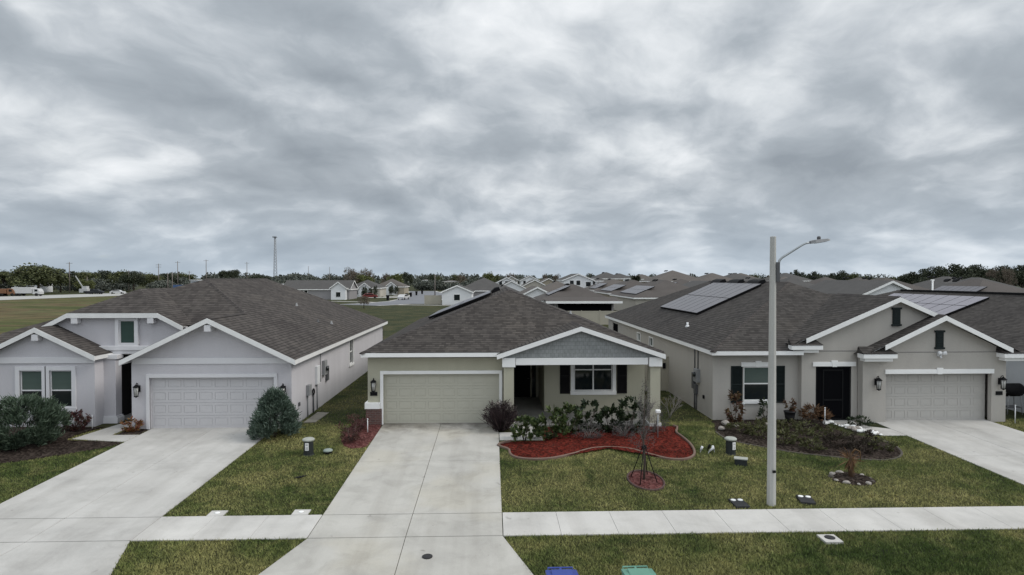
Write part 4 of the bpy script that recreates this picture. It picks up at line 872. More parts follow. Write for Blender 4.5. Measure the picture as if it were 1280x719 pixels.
# ------------------------------------------------------------------ beds
def bed_mesh(outline, h=.06):
    cx = sum(p[0] for p in outline)/len(outline); cy = sum(p[1] for p in outline)/len(outline)
    mb = MB(); n = len(outline); rings = 5; vs = [(cx, cy, gz(cy)+h*1.3)]
    for r_ in range(1, rings+1):
        for x, y in outline:
            f_ = r_/rings; X_, Y_ = cx+(x-cx)*f_, cy+(y-cy)*f_
            vs.append((X_, Y_, gz(Y_)+(h*(1.3-.3*f_)+rnd.uniform(-.012, .012) if r_ < rings else .012)))
    fc = [(0, 1+i, 1+(i+1) % n) for i in range(n)]
    for r_ in range(rings-1):
        for i in range(n): a = 1+r_*n; fc.append((a+i, a+n+i, a+n+(i+1) % n, a+(i+1) % n))
    mb.add(vs, fc, True); return mb
def smooth_loop(pts, k=6):
    out = []; n = len(pts)
    for i in range(n):
        p0, p1, p2, p3 = [Vector(pts[(i+j-1) % n]) for j in range(4)]
        for s in range(k):
            t = s/k; out.append(tuple(.5*((2*p1)+(p2-p0)*t+(2*p0-5*p1+4*p2-p3)*t*t+(3*p1-p0-3*p2+p3)*t*t*t)))
    return out
def edging(outline, mat, parent, w=.1, h=.09, a=0, b=None):
    mb = MB(); pts = outline[a:b]; n = len(pts)
    P = [Vector((x, y, gz(y))) for x, y in pts]; prof = [(-w/2, -.04), (-w/2, h*.8), (-w*.2, h), (w*.2, h), (w/2, h*.8), (w/2, -.04)]
    vs = []
    for i, q in enumerate(P):
        t = (P[min(i+1, n-1)]-P[max(i-1, 0)]); t.z = 0; t.normalize(); s = Vector((t.y, -t.x, 0))
        for u, v in prof: vs.append(q+s*u+Vector((0, 0, v)))
    m = len(prof); fc = [(i*m+j, i*m+(j+1) % m, (i+1)*m+(j+1) % m, (i+1)*m+j) for i in range(n-1) for j in range(m)]
    mb.add(vs, fc); return mb.build('edging', mat, parent)
red = [(0.72, 23.3), (0.62, 22.2), (0.72, 21.5), (1.2, 21.15), (2.0, 21.18), (2.85, 21.65), (3.55, 22.2), (4.3, 22.36), (5.05, 22.12), (5.6, 21.5), (6.15, 21.0), (6.75, 21.02), (7.2, 21.6), (7.42, 22.8), (7.35, 24.2), (7.08, 25.3), (5.5, 25.34), (3.6, 25.34), (2.05, 25.3), (2.02, 23.42)]
redS = smooth_loop(red[:16], 5)[:-5]; redO = [p_ for p_ in redS]+red[16:]
t = thing('flower_bed', 'red mulch bed with a wavy clay-coloured edging in front of the porch', 'flower bed', (3.8, 23, 0))
bed_mesh(redO).build('mulch', M['mulch_red'], t); edging(redO, M['edging'], t, .08, .085, b=len(redS))
rb = smooth_loop([(9.35, 25.5), (9.0, 24.4), (9.1, 23.3), (9.7, 22.6), (10.7, 21.75), (11.7, 21.25), (12.8, 20.85), (13.8, 20.8), (14.6, 21.4), (15.0, 22.4), (14.9, 23.3), (14.4, 23.75), (14.0, 24.7), (14.0, 25.9), (13.2, 26.2), (9.7, 26.2)], 4)
t = thing('flower_bed', 'dark mulch bed with low plants in front of the right house', 'flower bed', (12, 23.5, 0))
bed_mesh(rb).build('mulch', M['mulch_dark'], t); edging(rb, M['edging_dark'], t, .07, .035, 4, 40)
lb = smooth_loop([(-20.4, 25.8), (-20.5, 22.2), (-18.5, 21.0), (-16.6, 21.3), (-15.4, 22.0), (-14.2, 23.0), (-13.95, 23.6), (-15.2, 23.85), (-16.2, 24.0), (-16.3, 24.7), (-16.0, 25.8), (-16.45, 25.85)], 4)
t = thing('flower_bed', 'dark brown mulch bed under the big juniper at the left edge', 'flower bed', (-18, 23.5, 0)); bed_mesh(lb, .05).build('mulch', M['mulch_dark'], t)
lb2 = [(-14.8, 24.64), (-13.9, 24.66), (-13.9, 25.4), (-14.66, 25.4), (-14.78, 26.3)]
t = thing('flower_bed', 'small dark mulch pocket between path and garage of the lavender house', 'flower bed', (-14.4, 25, 0)); bed_mesh(lb2, .04).build('mulch', M['mulch_dark'], t)
cb = smooth_loop([(-4.62, 25.8), (-4.6, 23.3), (-4.75, 22.7), (-5.3, 22.7), (-5.75, 23.6), (-5.85, 25.2), (-5.8, 26.8), (-5.3, 27.0), (-5.28, 25.85)], 3)
t = thing('flower_bed', 'faded reddish mulch bed at the left corner of the beige house', 'flower bed', (-5.2, 24.5, 0)); bed_mesh(cb, .05).build('mulch', M['mulch_pink'], t)
def ellipse(cx, cy, a, b, n=28): return [(cx+a*math.cos(2*PI*i/n), cy+b*math.sin(2*PI*i/n)) for i in range(n)]
tm_ = ellipse(4.80, 19.03, .54, .86)
pm_ = ellipse(11.35, 19.0, .68, .62)
BEDS = [redO, rb, lb, lb2, cb, tm_, pm_]

# ------------------------------------------------------------------ lawn blades
def inpoly(px, py, poly):
    r_ = np.zeros(len(px), bool); n = len(poly); j = n-1
    for i in range(n):
        xi, yi = poly[i]; xj, yj = poly[j]
        c = ((yi > py) != (yj > py)); r_ ^= c & (px < (xj-xi)*(py-yi)/((yj-yi) if abs(yj-yi) > 1e-9 else 1e-9)+xi); j = i
    return r_
def lawn(n, x0, x1, y0, y1):
    x = NR.uniform(x0, x1, n); y = y0+(y1-y0)*NR.random(n)**1.25
    bad = np.zeros(n, bool)
    def rect(a, b, c, d): nonlocal bad; bad |= (x > a) & (x < b) & (y > c) & (y < d)
    rect(-99, 99, YN-.0, YF+.0)
    for a, b, f0, f1 in ((-13.87, -8.85, -15.0, -8.05), (-4.57, .27, -5.35, 1.10), (16.32, 21.35, 15.4, 22.3)):
        rect(a, b, YN, 27); bad |= inpoly(x, y, [(f0, 12.7), (f1, 12.7), (b, YN+.01), (a, YN+.01)])
    rect(-20.6, -16.4, 25.9, 60); rect(-16.5, -8.2, 25.5, 60); rect(-5.25, 7.05, 25.4, 60); rect(9.5, 22.05, 26, 60); rect(15.7, 22.05, 25.5, 60); rect(24.1, 40, 25.6, 60)
    rect(-8.0, -7.5, 26.3, 28.2); rect(.25, 1.97, 23.45, 25.4); rect(-7.67, -7.22, 16.6, 17.05); rect(-5.42, -4.97, 16.6, 17.05); rect(8.1, 8.54, 14.6, 15.04); rect(14.0, 16.4, 23.6, 26)
    for p_ in BEDS: bad |= inpoly(x, y, p_)
    bad |= inpoly(x, y, [(-16.15, 24.1), (-13.89, 23.68), (-13.89, 24.62), (-14.95, 24.62), (-14.80, 27.2), (-15.5, 27.2), (-16.0, 24.75)])
    rect(6.78, 7.18, 16.8, 17.4); rect(8.75, 9.25, 17.0, 17.6)
    x, y = x[~bad], y[~bad]; m = len(x); x = x+NR.normal(0, .018, m); y = y+NR.normal(0, .018, m)
    z = np.where(y < 26.1, -SLOPE*(26.1-y), 0)
    a = NR.uniform(0, 2*PI, m); hgt = NR.uniform(.015, .075, m)*np.where(y < YN, 1.25, 1.0); wd = NR.uniform(.006, .014, m); le = NR.normal(0, .035, (m, 2))
    b = np.stack([x, y, z-.005], 1); s = np.stack([np.cos(a)*wd, np.sin(a)*wd, np.zeros(m)], 1)
    tip = b+np.stack([le[:, 0], le[:, 1], hgt], 1)
    return np.stack([b-s, b+s, tip], 1)
gb = np.concatenate([lawn(760000, -21, 25, 12.78, 26.0), lawn(70000, -8.3, 10, 25.5, 45)])
np_mesh('grass', gb, 3, M['blades'], kind='stuff')

# ------------------------------------------------------------------ plants
def shoot_cloud(center, rx, ry, hz, n, mat, parent, ln=.1, wd=.02, up=.5, shape='cone', name='foliage', clumps=60, spread=.16):
    c = np.array(center); k = clumps
    th = NR.uniform(0, 2*PI, k); zz_ = NR.random(k)**1.1
    if shape == 'cone': rad = (1-zz_**1.7)**.75*np.where(zz_ < .12, .80, 1.0)
    elif shape == 'vase': rad = .35+.65*zz_
    else: rad = np.sqrt(np.clip(1-(2*zz_-1)**2, .02, 1))
    rr = rad*NR.uniform(.55, 1.0, k)
    P = np.stack([np.cos(th)*rx*rr, np.sin(th)*ry*rr, zz_*hz*.95+.03], 1)
    i = NR.integers(0, k, n); out = unit(P*np.array([1/rx, 1/ry, 0])+1e-5)
    pos = P[i]+NR.normal(0, spread, (n, 3))*np.array([rx, ry, hz])*np.array([.55, .55, .40]); pos[:, 2] = np.clip(pos[:, 2], .02, None)
    d = out[i]*.8+np.array([0, 0, up])+NR.normal(0, .45, (n, 3))
    q = leaf_quads(c+pos, d, NR.uniform(.6, 1.3, n)*ln, NR.uniform(.7, 1.3, n)*wd)
    return np_mesh(name, q, 4, mat, parent)
def stems(center, n, h, spread, parent, mat, r0=.014, name='stem', jit=.06):
    mb = MB(); c = Vector(center)
    for i in range(n):
        a = 2*PI*i/n+rnd.uniform(-.4, .4); d = Vector((math.cos(a), math.sin(a), 0)); hh = h*rnd.uniform(.7, 1.1); s = spread*rnd.uniform(.4, 1)
        mb.tube([c+d*.02-Vector((0, 0, .04)), c+d*s*.4+Vector((rnd.uniform(-jit, jit), rnd.uniform(-jit, jit), hh*.5)), c+d*s+Vector((0, 0, hh))], [r0, r0*.75, r0*.35], 5)
    return mb.build(name, mat, parent)
def plant(name, lab, cat, x, y, rx, ry, h, n, mat, group=None, st=6, stmat='bark', **kw):
    z = gz(y); t = thing(name, lab, cat, (x, y, z), group)
    stems((x, y, z), st, h*.8, rx*.7, t, M[stmat]); shoot_cloud((x, y, z), rx, ry, h, n, M[mat], t, **kw); return t
plant('juniper_bush', 'blue-green juniper bush standing between the left garage and the lawn', 'bush', -8.45, 24.15, .96, .92, 1.78, 19000, 'juniper', 'juniper bushes', 5, ln=.16, wd=.03, up=.9, clumps=260, spread=.12)
plant('juniper_bush', 'wide dark green juniper bush at the left edge under the twin windows', 'bush', -17.4, 23.2, 1.5, 1.3, 1.75, 20000, 'juniper2', 'juniper bushes', 6, ln=.2, wd=.03, up=.9, clumps=150, spread=.11, shape='ball')
plant('small_shrub', 'small dark reddish shrub below the twin windows of the lavender house', 'shrub', -16.75, 25.3, .45, .4, .75, 900, 'maroon', None, 5, ln=.13, wd=.05, shape='ball', clumps=40)
plant('croton', 'small orange and yellow croton beside the lavender garage corner', 'shrub', -14.4, 25.1, .36, .3, .55, 420, 'croton', None, 5, ln=.16, wd=.05, shape='ball', clumps=24)
plant('loropetalum', 'sparse maroon shrub in the reddish bed, the nearer one by the driveway', 'shrub', -5.35, 23.4, .55, .6, .75, 1000, 'maroon', 'maroon shrubs by the driveway', 8, ln=.07, wd=.035, shape='vase', clumps=60, spread=.2)
plant('loropetalum', 'dark maroon shrub against the brick base of the beige house', 'shrub', -5.35, 24.9, .5, .45, .62, 900, 'maroon', 'maroon shrubs by the driveway', 8, ln=.07, wd=.035, shape='vase', clumps=60, spread=.2)
# purple fountain grass at the garage corner
t = thing('fountain_grass', 'dark purple fountain grass clump at the garage door corner', 'grass clump', (.38, 24.85, gz(24.85))); n = 1500
a = NR.uniform(0, 2*PI, n); l = NR.uniform(.5, 1.25, n); o = np.abs(NR.normal(0, .45, n)); c0 = np.array([.38, 24.85, gz(24.85)])
b0 = c0+np.stack([np.cos(a)*.12, np.sin(a)*.12, np.zeros(n)], 1); d0 = np.stack([np.cos(a)*o, np.sin(a)*o, np.ones(n)], 1)
np_mesh('blades', leaf_quads(b0, d0, l, .022), 4, M['purple_grass'], t)
shoot_cloud((.38, 24.85, gz(24.85)), .7, .65, 1.15, 1500, M['purple_grass'], t, .14, .03, .8, 'ball', 'foliage', 60)
shoot_cloud((.5, 25.0, .55), .35, .3, .5, 160, M['plume'], t, .16, .03, .8, 'ball', 'plumes', 14)
pl = [(1.25, 23.35, .62, .85, 'clusia', 'bright green leafy shrub at the left end of the red bed, by the front path'),
      (2.35, 23.6, .62, 1.15, 'clusia', 'green leafy shrub right of the front path'),
      (3.05, 24.3, .60, 1.1, 'clusia', 'leafy shrub under the left window shutter'),
      (3.9, 24.5, .62, 1.2, 'clusia_dark', 'dark leafy shrub below the middle of the porch window'),
      (4.75, 24.4, .55, .95, 'clusia_dark', 'low dark leafy shrub below the right half of the porch window'),
      (5.55, 24.4, .60, 1.35, 'clusia_dark', 'tallest dark leafy shrub, under the right window shutter')]
for x, y, r_, h, mt_, lab in pl:
    plant('leafy_shrub', lab, 'shrub', x, y, r_*1.0, r_*.8, h, 850, mt_, 'leafy shrubs in the red bed', 7, 'bark', ln=.17, wd=.085, up=.6, shape='ball', clumps=30, spread=.11)
for x, y, r_, h, lab in ((3.75, 23.55, .62, .6, 'low grey twiggy shrub in front of the dark leafy shrubs'), (5.1, 23.7, .55, .65, 'grey twiggy shrub left of the staked tree'), (6.45, 24.2, .6, 1.15, 'tall grey twiggy shrub at the right porch post')):
    plant('twiggy_shrub', lab, 'shrub', x, y, r_, r_*.8, h, 1500, 'grey_leaf', 'grey twiggy shrubs in the red bed', 14, 'bark_grey', ln=.07, wd=.014, up=.6, shape='ball', clumps=50, spread=.16)
# bare pale shrub between the houses
def branchy(mb, p, d, l, r, depth):
    q = p+d*l; mb.tube([p, p+d*l*.5+Vector((rnd.uniform(-1, 1), rnd.uniform(-1, 1), rnd.uniform(-1, 1)))*l*.06, q], [r, r*.8, r*.6], 5 if depth > 1 else 4)
    if depth <= 0: return
    for _ in range(3 if depth > 1 else 4):
        nd = (d+Vector((rnd.uniform(-1, 1), rnd.uniform(-1, 1), rnd.uniform(-.2, .8)))*.75).normalized(); branchy(mb, p+(q-p)*rnd.uniform(.55, 1), nd, l*rnd.uniform(.55, .8), r*.58, depth-1)
t = thing('bare_shrub', 'leafless pale shrub in the side yard right of the porch', 'shrub', (7.75, 26.6, 0)); mb = MB()
for i in range(4): branchy(mb, Vector((7.75, 26.6, 0)), Vector((rnd.uniform(-.5, .6), rnd.uniform(-.4, .3), 1)).normalized(), .55, .018, 3)
mb.build('branches', M['plume'], t)
# staked young tree with mulch ring
tx, ty, tz_ = 4.74, 19.0, gz(19.0)
t = thing('young_tree', 'young bare tree held by black stakes in a round mulch ring on the lawn', 'tree', (tx, ty, tz_)); mb = MB()
mb.tube([(tx, ty, tz_-.05), (tx+.02, ty, tz_+.6), (tx-.02, ty+.02, tz_+1.3), (tx, ty, tz_+2.0), (tx+.03, ty, tz_+2.7)], [.04, .036, .032, .024, .012], 8); tk = mb.build('trunk', M['bark'], t)
mb = MB()
for i in range(9):
    a = rnd.uniform(0, 2*PI); z = tz_+rnd.uniform(1.0, 2.1); branchy(mb, Vector((tx, ty, z)), Vector((math.cos(a)*.5, math.sin(a)*.5, 1)).normalized(), rnd.uniform(.3, .5), .010, 2)
mb.build('branches', M['bark_grey'], t); shoot_cloud((tx, ty, tz_+1.3), .17, .17, 1.8, 700, M['grey_leaf'], t, .07, .016, .7, 'ball', 'foliage', 60, .2); shoot_cloud((tx, ty, tz_+.95), .45, .4, .7, 500, M['grey_leaf'], t, .06, .014, .5, 'ball', 'foliage', 70, .2)  # both foliage clouds are the sapling's fine grey twigs
for i in range(4):
    a = PI/4+i*PI/2+.2; mb = MB(); mb.tube([(tx+.46*math.cos(a), ty+.62*math.sin(a), tz_-.1), (tx+.03*math.cos(a), ty+.03*math.sin(a), tz_+1.12)], .016, 5); mb.build('stake', M['black'], t)
mb = MB(); mb.tube([(tx-.06, ty, tz_+1.05), (tx+.06, ty, tz_+1.1)], .06, 8); mb.build('tie', M['black'], t)
t = thing('tree_ring', 'oval mulch ring edged in clay-coloured kerb around the staked tree', 'mulch ring', (4.8, 19.03, gz(19.03))); bed_mesh(tm_, .05).build('mulch', M['mulch_pink'], t); edging(tm_+tm_[:1], M['edging_ring'], t, .055, .06)
# dying palm with stone ring
px_, py_ = 11.4, 19.1; z = gz(py_)
t = thing('young_palm', 'dying young palm with brown fronds in a ring of stones', 'palm', (px_, py_, z)); mb = MB(); mb.tube([(px_, py_, z-.05), (px_-.05, py_, z+.35), (px_-.0, py_, z+.8)], [.08, .06, .03], 8); mb.build('trunk', M['brown_frond'], t)
n = 110; a = NR.uniform(0, 2*PI, n); b0 = np.array([px_-.02, py_, z+.6])+NR.normal(0, .05, (n, 3)); d0 = np.stack([np.cos(a)*.32, np.sin(a)*.32, NR.uniform(-1.3, .5, n)], 1); np_mesh('fronds', leaf_quads(b0, d0, NR.uniform(.2, .5, n), .03), 4, M['brown_frond'], t)
mb = MB(); mb.tube([(px_+.0, py_, z+.78), (px_+.10, py_-.03, z+.92), (px_+.22, py_-.08, z+.86), (px_+.24, py_-.1, z+.55)], [.03, .03, .02, .01], 6); mb.build('bent_frond', M['croton'], t)
t = thing('mulch_ring', 'dark mulch patch under the dying palm', 'mulch ring', (11.35, 19.0, gz(19))); bed_mesh(pm_, .04).build('mulch', M['mulch_dark'], t)
def rock(x, y, s, lab, grp, z=None, mat='stone'):
    b = bmesh.new(); bmesh.ops.create_icosphere(b, subdivisions=2, radius=1)
    for v in b.verts: v.co = Vector((v.co.x*s*rnd.uniform(.85, 1.15), v.co.y*s*.8*rnd.uniform(.85, 1.15), v.co.z*s*.55*rnd.uniform(.85, 1.15)))
    me = bpy.data.meshes.new('stone'); b.to_mesh(me); b.free(); me.materials.append(M[mat]); o = bpy.data.objects.new('stone', me); link(o); o.location = (x, y, (gz(y) if z is None else z)+s*.3); o.rotation_euler.z = rnd.uniform(0, 6)
    return tag(o, lab, 'stone', grp)
for i in range(11):
    a = 2*PI*i/11; rock(11.35+.6*math.cos(a), 19.0+.52*math.sin(a), rnd.uniform(.06, .12), 'small pale stone in the ring around the dying palm', 'stones around the dying palm', mat='stone' if i % 5 else 'edging_dark')
for i in range(34):
    f_ = rnd.random(); x = 14.0+f_*1.25+rnd.uniform(-.2, .2); y = 25.85-f_*2.0+rnd.uniform(-.28, .28); rock(x, y, rnd.uniform(.07, .15), 'white stone in the rock border by the right front door', 'white stones by the right front door', gz(y)+.02, 'white_dirty' if i % 3 else 'stone')
for x, y, s, lab in ((9.75, 25.35, .2, 'pale stone at the left corner of the right house'), (10.05, 25.0, .13, 'small pale stone in front of the left corner stone'), (11.3, 25.0, .2, 'flat tan stone below the shuttered window'), (9.3, 24.6, .16, 'pale stone on the outer edge of the right bed')): rock(x, y, s, lab, 'single stones in the right bed', gz(y)+.05)
# right bed plants
plant('croton_plant', 'tall red-brown croton left of the shuttered window', 'shrub', 10.3, 25.75, .28, .25, 1.25, 420, 'croton_dark', None, 2, 'bark', ln=.2, wd=.06, up=.2, shape='ball', clumps=16)
plant('dark_shrub', 'dark leggy shrub behind the lamp pole under the shuttered window', 'shrub', 11.65, 25.8, .25, .25, 1.0, 260, 'clusia_dark', None, 3, 'bark', ln=.18, wd=.06, shape='ball', clumps=14)
t = thing('potted_plant', 'sparse plant in a black pot left of the dark screen door', 'potted plant', (12.6, 25.6, 0)); mb = MB(); mb.lathe([(.16, 0), (.2, .3), (.23, .46), (.25, .46), (.25, .5), (.2, .5)], (12.6, 25.6, .02), 14); mb.build('pot', M['pot'], t); stems((12.6, 25.6, .5), 5, .3, .2, t, M['bark']); shoot_cloud((12.6, 25.6, .5), .24, .24, .42, 130, M['croton_dark'], t, .16, .05, .4, 'vase', 'foliage', 12)
plant('dried_clump', 'clump of dried brown fronds beside the screen door', 'shrub', 13.75, 25.75, .55, .35, .62, 700, 'brown_frond', None, 5, 'bark', ln=.24, wd=.05, up=.2, shape='ball', clumps=24)
cov = [(9.9, 24.2), (10.6, 24.7), (10.5, 23.5), (11.2, 23.9), (11.0, 22.7), (11.9, 22.9), (11.7, 22.0), (12.4, 23.9), (12.7, 22.2), (13.2, 23.2), (13.3, 21.6), (13.9, 22.6), (14.2, 21.9), (12.2, 24.8), (13.1, 24.7), (11.5, 24.9)]
for i, (x, y) in enumerate(cov):
    plant('groundcover_plant', 'low leafy plant among the dark mulch of the right bed', 'plant', x, y, .5, .45, rnd.uniform(.28, .5), 420, 'cover' if x < 12.6 or i % 3 == 0 else 'brown_twig', 'low plants in the right bed', 5, ln=.13, wd=.04, shape='ball', clumps=30)
plant('low_hedge', 'low dark hedge strip between the white stones and the garage wall', 'shrub', 15.3, 25.1, .6, .35, .35, 700, 'clusia_dark', None, 6, ln=.09, wd=.04, shape='ball', clumps=30)
def stake(x, y, h, lab, mat='pvc', r=.018):
    mb = MB(); z = gz(y); mb.tube([(x, y, z-.05), (x, y, z+h)], r, 6); mb.lathe([(r*1.6, h), (r*1.6, h+.04), (r*.8, h+.05)], (x, y, z), 8); tag(mb.build('marker_stake', M[mat]), lab, 'stake', 'white marker stakes')
stake(-16.25, 25.5, .55, 'white stake in the mulch by the entry column of the lavender house'); stake(-4.95, 24.6, .55, 'white stake in the reddish bed beside the middle driveway')
stake(10.75, 25.9, .75, 'thin white stake under the shuttered window'); stake(13.95, 25.3, .7, 'thin stake at the right corner of the dried fronds'); stake(22.15, 25.3, .75, 'white stake at the far right garage corner')
mb = MB(); z = gz(23.3); mb.tube([(6.32, 23.2, z-.05), (6.32, 23.2, z+1.0)], .03, 8); mb.build('x', M['steel']) if 0 else None
t = thing('garden_post', 'thin metal post with a small white box beside the right porch post', 'post', (6.45, 23.6, gz(23.6))); mb = MB(); mb.tube([(6.4, 23.5, z-.05), (6.4, 23.5, z+1.05)], .02, 6); mb.build('rod', M['steel'], t); mb = MB(); mb.box(6.31, 6.49, 23.42, 23.58, z+1.02, z+1.14); mb.build('box', M['white'], t, bevel=.02)

# ------------------------------------------------------------------ fences
def fence(x0, x1, y, h, lab, gate=None):
    t = thing('vinyl_fence', lab, 'fence', ((x0+x1)/2, y, 0)); n = max(1, round((x1-x0)/2.4)); pn = MB()
    for i in range(n):
        a, b = x0+(x1-x0)*i/n, x0+(x1-x0)*(i+1)/n; w = (b-a-.1)/8
        pn.box(a+.06, b-.06, y-.03, y+.03, h-.14, h); pn.box(a+.06, b-.06, y-.03, y+.03, .05, .2)
        for k in range(8): pn.box(a+.05+k*w+.003, a+.05+(k+1)*w-.003, y-.012, y+.012, .2, h-.14)
    pn.build('panels', M['fence'], t)
    for i in range(n+1):
        a = x0+(x1-x0)*i/n; q = MB(); q.box(a-.055, a+.055, y-.055, y+.055, -.1, h+.05); q.box(a-.07, a+.07, y-.07, y+.07, h+.05, h+.075); q.build('post', M['fence'], t)
    return t
fn = fence(7.05, 9.5, 33.0, 1.83, 'tan vinyl fence with a latch between the beige and grey-beige houses')
q = MB(); q.box(9.22, 9.38, 32.93, 32.97, 1.25, 1.55); q.build('latch', M['black'], fn)
fence(2.0, 26.0, 79.5, 1.83, 'long tan vinyl fence behind the house with the dark screened porch')

# ------------------------------------------------------------------ far houses
def far_house(lab, X0, X1, Y0, Y1, wall='far_beige', roof='roof_far_a', st=1, kind='hip', pitch=.42, wins='auto', panels=None, eave=None, group=None, gar=False, axis=None):
    H = eave or (2.75 if st == 1 else 5.5); o = .4
    t = thing('house', lab, 'house', ((X0+X1)/2, (Y0+Y1)/2, 0), group)
    b = MB(); b.box(X0, X1, Y0, Y1, -.1, H); W, D = X1-X0+2*o, Y1-Y0+2*o; a0, a1, b0, b1 = X0-o, X1+o, Y0-o, Y1+o; ez = H+.15
    r_ = MB(); cx, cy = (a0+a1)/2, (b0+b1)/2
    if kind == 'hip':
        if D >= W: hw = W/2; P, Q = (cx, b0+hw, ez+hw*pitch), (cx, b1-hw, ez+hw*pitch); r_.poly([(a0, b0, ez), (a1, b0, ez), P]); r_.poly([(a1, b0, ez), (a1, b1, ez), Q, P]); r_.poly([(a1, b1, ez), (a0, b1, ez), Q]); r_.poly([(a0, b1, ez), (a0, b0, ez), P, Q])
        else: hw = D/2; P, Q = (a0+hw, cy, ez+hw*pitch), (a1-hw, cy, ez+hw*pitch); r_.poly([(a0, b0, ez), (a1, b0, ez), Q, P]); r_.poly([(a1, b0, ez), (a1, b1, ez), Q]); r_.poly([(a1, b1, ez), (a0, b1, ez), P, Q]); r_.poly([(a0, b1, ez), (a0, b0, ez), P])
    elif kind == 'gabley':   # ridge along y, gable faces the viewer
        hw = W/2; z1 = ez+hw*pitch; r_.poly([(a0, b0, ez), (cx, b0, z1), (cx, b1, z1), (a0, b1, ez)]); r_.poly([(cx, b0, z1), (a1, b0, ez), (a1, b1, ez), (cx, b1, z1)])
        b.prism([(X0, Y0, H), (X1, Y0, H), (X1, Y0, H+.12), (cx, Y0, z1-.08), (X0, Y0, H+.12)], (0, Y1-Y0, 0))
    else:                    # ridge along x
        hw = D/2; z1 = ez+hw*pitch; r_.poly([(a0, b0, ez), (a1, b0, ez), (a1, cy, z1), (a0, cy, z1)]); r_.poly([(a0, cy, z1), (a1, cy, z1), (a1, b1, ez), (a0, b1, ez)])
        b.prism([(X0, Y0, H), (X0, Y1, H), (X0, Y1, H+.12), (X0, cy, z1-.08), (X0, Y0, H+.12)], (X1-X0, 0, 0))
    b.build('wall', M[wall], t); ro = r_.build('roof', M[roof], t)
    f = MB()
    if kind == 'gabley':
        f.board((a0, b0, ez-.01), (cx, b0, ez+W/2*pitch-.01), .28, (0, .08, 0)); f.board((cx, b0, ez+W/2*pitch-.01), (a1, b0, ez-.01), .28, (0, .08, 0)); f.board((a0, b0+.09, ez-.01), (a0, b1, ez-.01), .2, (.06, 0, 0)); f.board((a1, b0+.09, ez-.01), (a1, b1, ez-.01), .2, (-.06, 0, 0))
    else:
        f.board((a0, b0, ez-.01), (a1, b0, ez-.01), .22, (0, .07, 0)); f.board((a0, b0+.08, ez-.01), (a0, b1, ez-.01), .22, (.07, 0, 0)); f.board((a1, b0+.08, ez-.01), (a1, b1, ez-.01), .22, (-.07, 0, 0))
        if kind == 'gablex':
            for xx, s in ((a0, .07), (a1, -.07)): f.board((xx, b0+.1, ez+.03), (xx, cy, z1-.01), .28, (s, 0, 0)); f.board((xx, cy, z1-.01), (xx, b1, ez), .28, (s, 0, 0))
    f.build('fascia', M['white'], t)
    if wins == 'auto': wins = [(.25, .9, 1.0), (.72, .9, 1.0)] + ([(.2, 3.6, 1.0), (.5, 3.6, 1.0), (.8, 3.6, 1.0)] if st == 2 else [])
    for u, z, w in wins:
        x = X0+(X1-X0)*u; q = MB(); q.box(x-w/2-.12, x+w/2+.12, Y0-.05, Y0+.02, z-.12, z+1.42); wo = q.build('window', M['white'], t); q = MB(); q.box(x-w/2, x+w/2, Y0-.06, Y0-.045, z, z+1.3); q.build('pane', M['glass'], wo)
    if gar:
        q = MB(); q.box(gar, gar+4.8, Y0-.05, Y0+.02, 0, 2.15); q.build('garage_door', M['white_dirty'], t)
    if panels:
        s0, y0_, nu, nv = panels; solar_array(t, X0-o+s0, y0_, nu, nv, lambda x: ez+pitch*(x-a0), pitch, 1, 1.05, 1.7, .14)
    if D >= W and kind == 'hip':
        zr = ez+W/2*pitch
        for yy in (Y0+W*.75, Y0+W*.75+1.6): roof_vent(t, cx-.5, yy, ez+pitch*(cx-.5-a0), -1, pitch, .35)
    return t
# the lanai house behind the middle house
t = far_house('house with brown hip roof and wide black screened porch behind a tan fence', 7.1, 17.2, 86.5, 100, 'far_grey', 'roof_far_a', wins=[], pitch=.42)
q = MB(); q.box(8.9, 16.2, 82.9, 83.0, .1, 2.62); q.build('porch_screen', M['screen'], t)
q = MB(); q.box(7.15, 17.45, 81.75, 81.9, 2.70, 3.0); q.build('porch_fascia', M['white'], t)
q = MB(); q.box(8.7, 8.9, 82.9, 86.4, 0, 2.62); q.box(16.2, 16.4, 82.9, 86.4, 0, 2.62); q.build('porch_post', M['far_grey'], t)
q = MB(); q.poly([(7.2, 81.9, 3.0), (17.4, 81.9, 3.0), (17.4, 86.2, 3.4), (7.2, 86.2, 3.4)]); q.poly([(7.2, 81.9, 2.98), (17.4, 81.9, 2.98), (17.4, 86.2, 2.98), (7.2, 86.2, 2.98)]); q.build('porch_roof', M['roof_far_a'], t)
solar_array(t, 8.2, 89.0, 5, 2, lambda x: 2.9+.42*(x-6.7), .42, 1, 1.05, 1.7, .14)
far_house('grey-brown hip house with solar panels right of the screened porch, nearest in its row', 23.4, 37, 99.6, 119.5, 'far_beige', 'roof_far_a', wins=[(.28, .9, 1.2), (.36, .9, .9), (.7, .9, 1)], panels=(1.0, 102.0, 12, 2), pitch=.40)
far_house('brown hip house with solar panels, second in that row', 24.5, 37.5, 127, 146, 'far_tan', 'roof_far_a', panels=(.8, 128.0, 12, 2), pitch=.40)
far_house('brown hip house with solar panels, third in that row', 26, 39, 156, 175, 'far_beige', 'roof_far_c', panels=(.8, 157, 10, 2), pitch=.42)
far_house('white two-storey house with a front gable and dark windows on the skyline', 20.5, 29, 176, 192, 'far_white', 'roof_far_b', 2, 'gabley', .40, [(.28, 4.0, 1.1), (.5, 4.0, 1.1), (.84, 3.6, 1.4), (.3, .8, 1.4), (.75, .8, 1.4)], eave=5.3)
far_house('white flat-fronted two-storey wing right of the skyline gable house', 29.6, 33.2, 175, 186, 'far_white', 'roof_far_b', 2, 'hip', .3, [(.3, 3.4, 1.0), (.75, 3.4, 1.0)], eave=5.1)
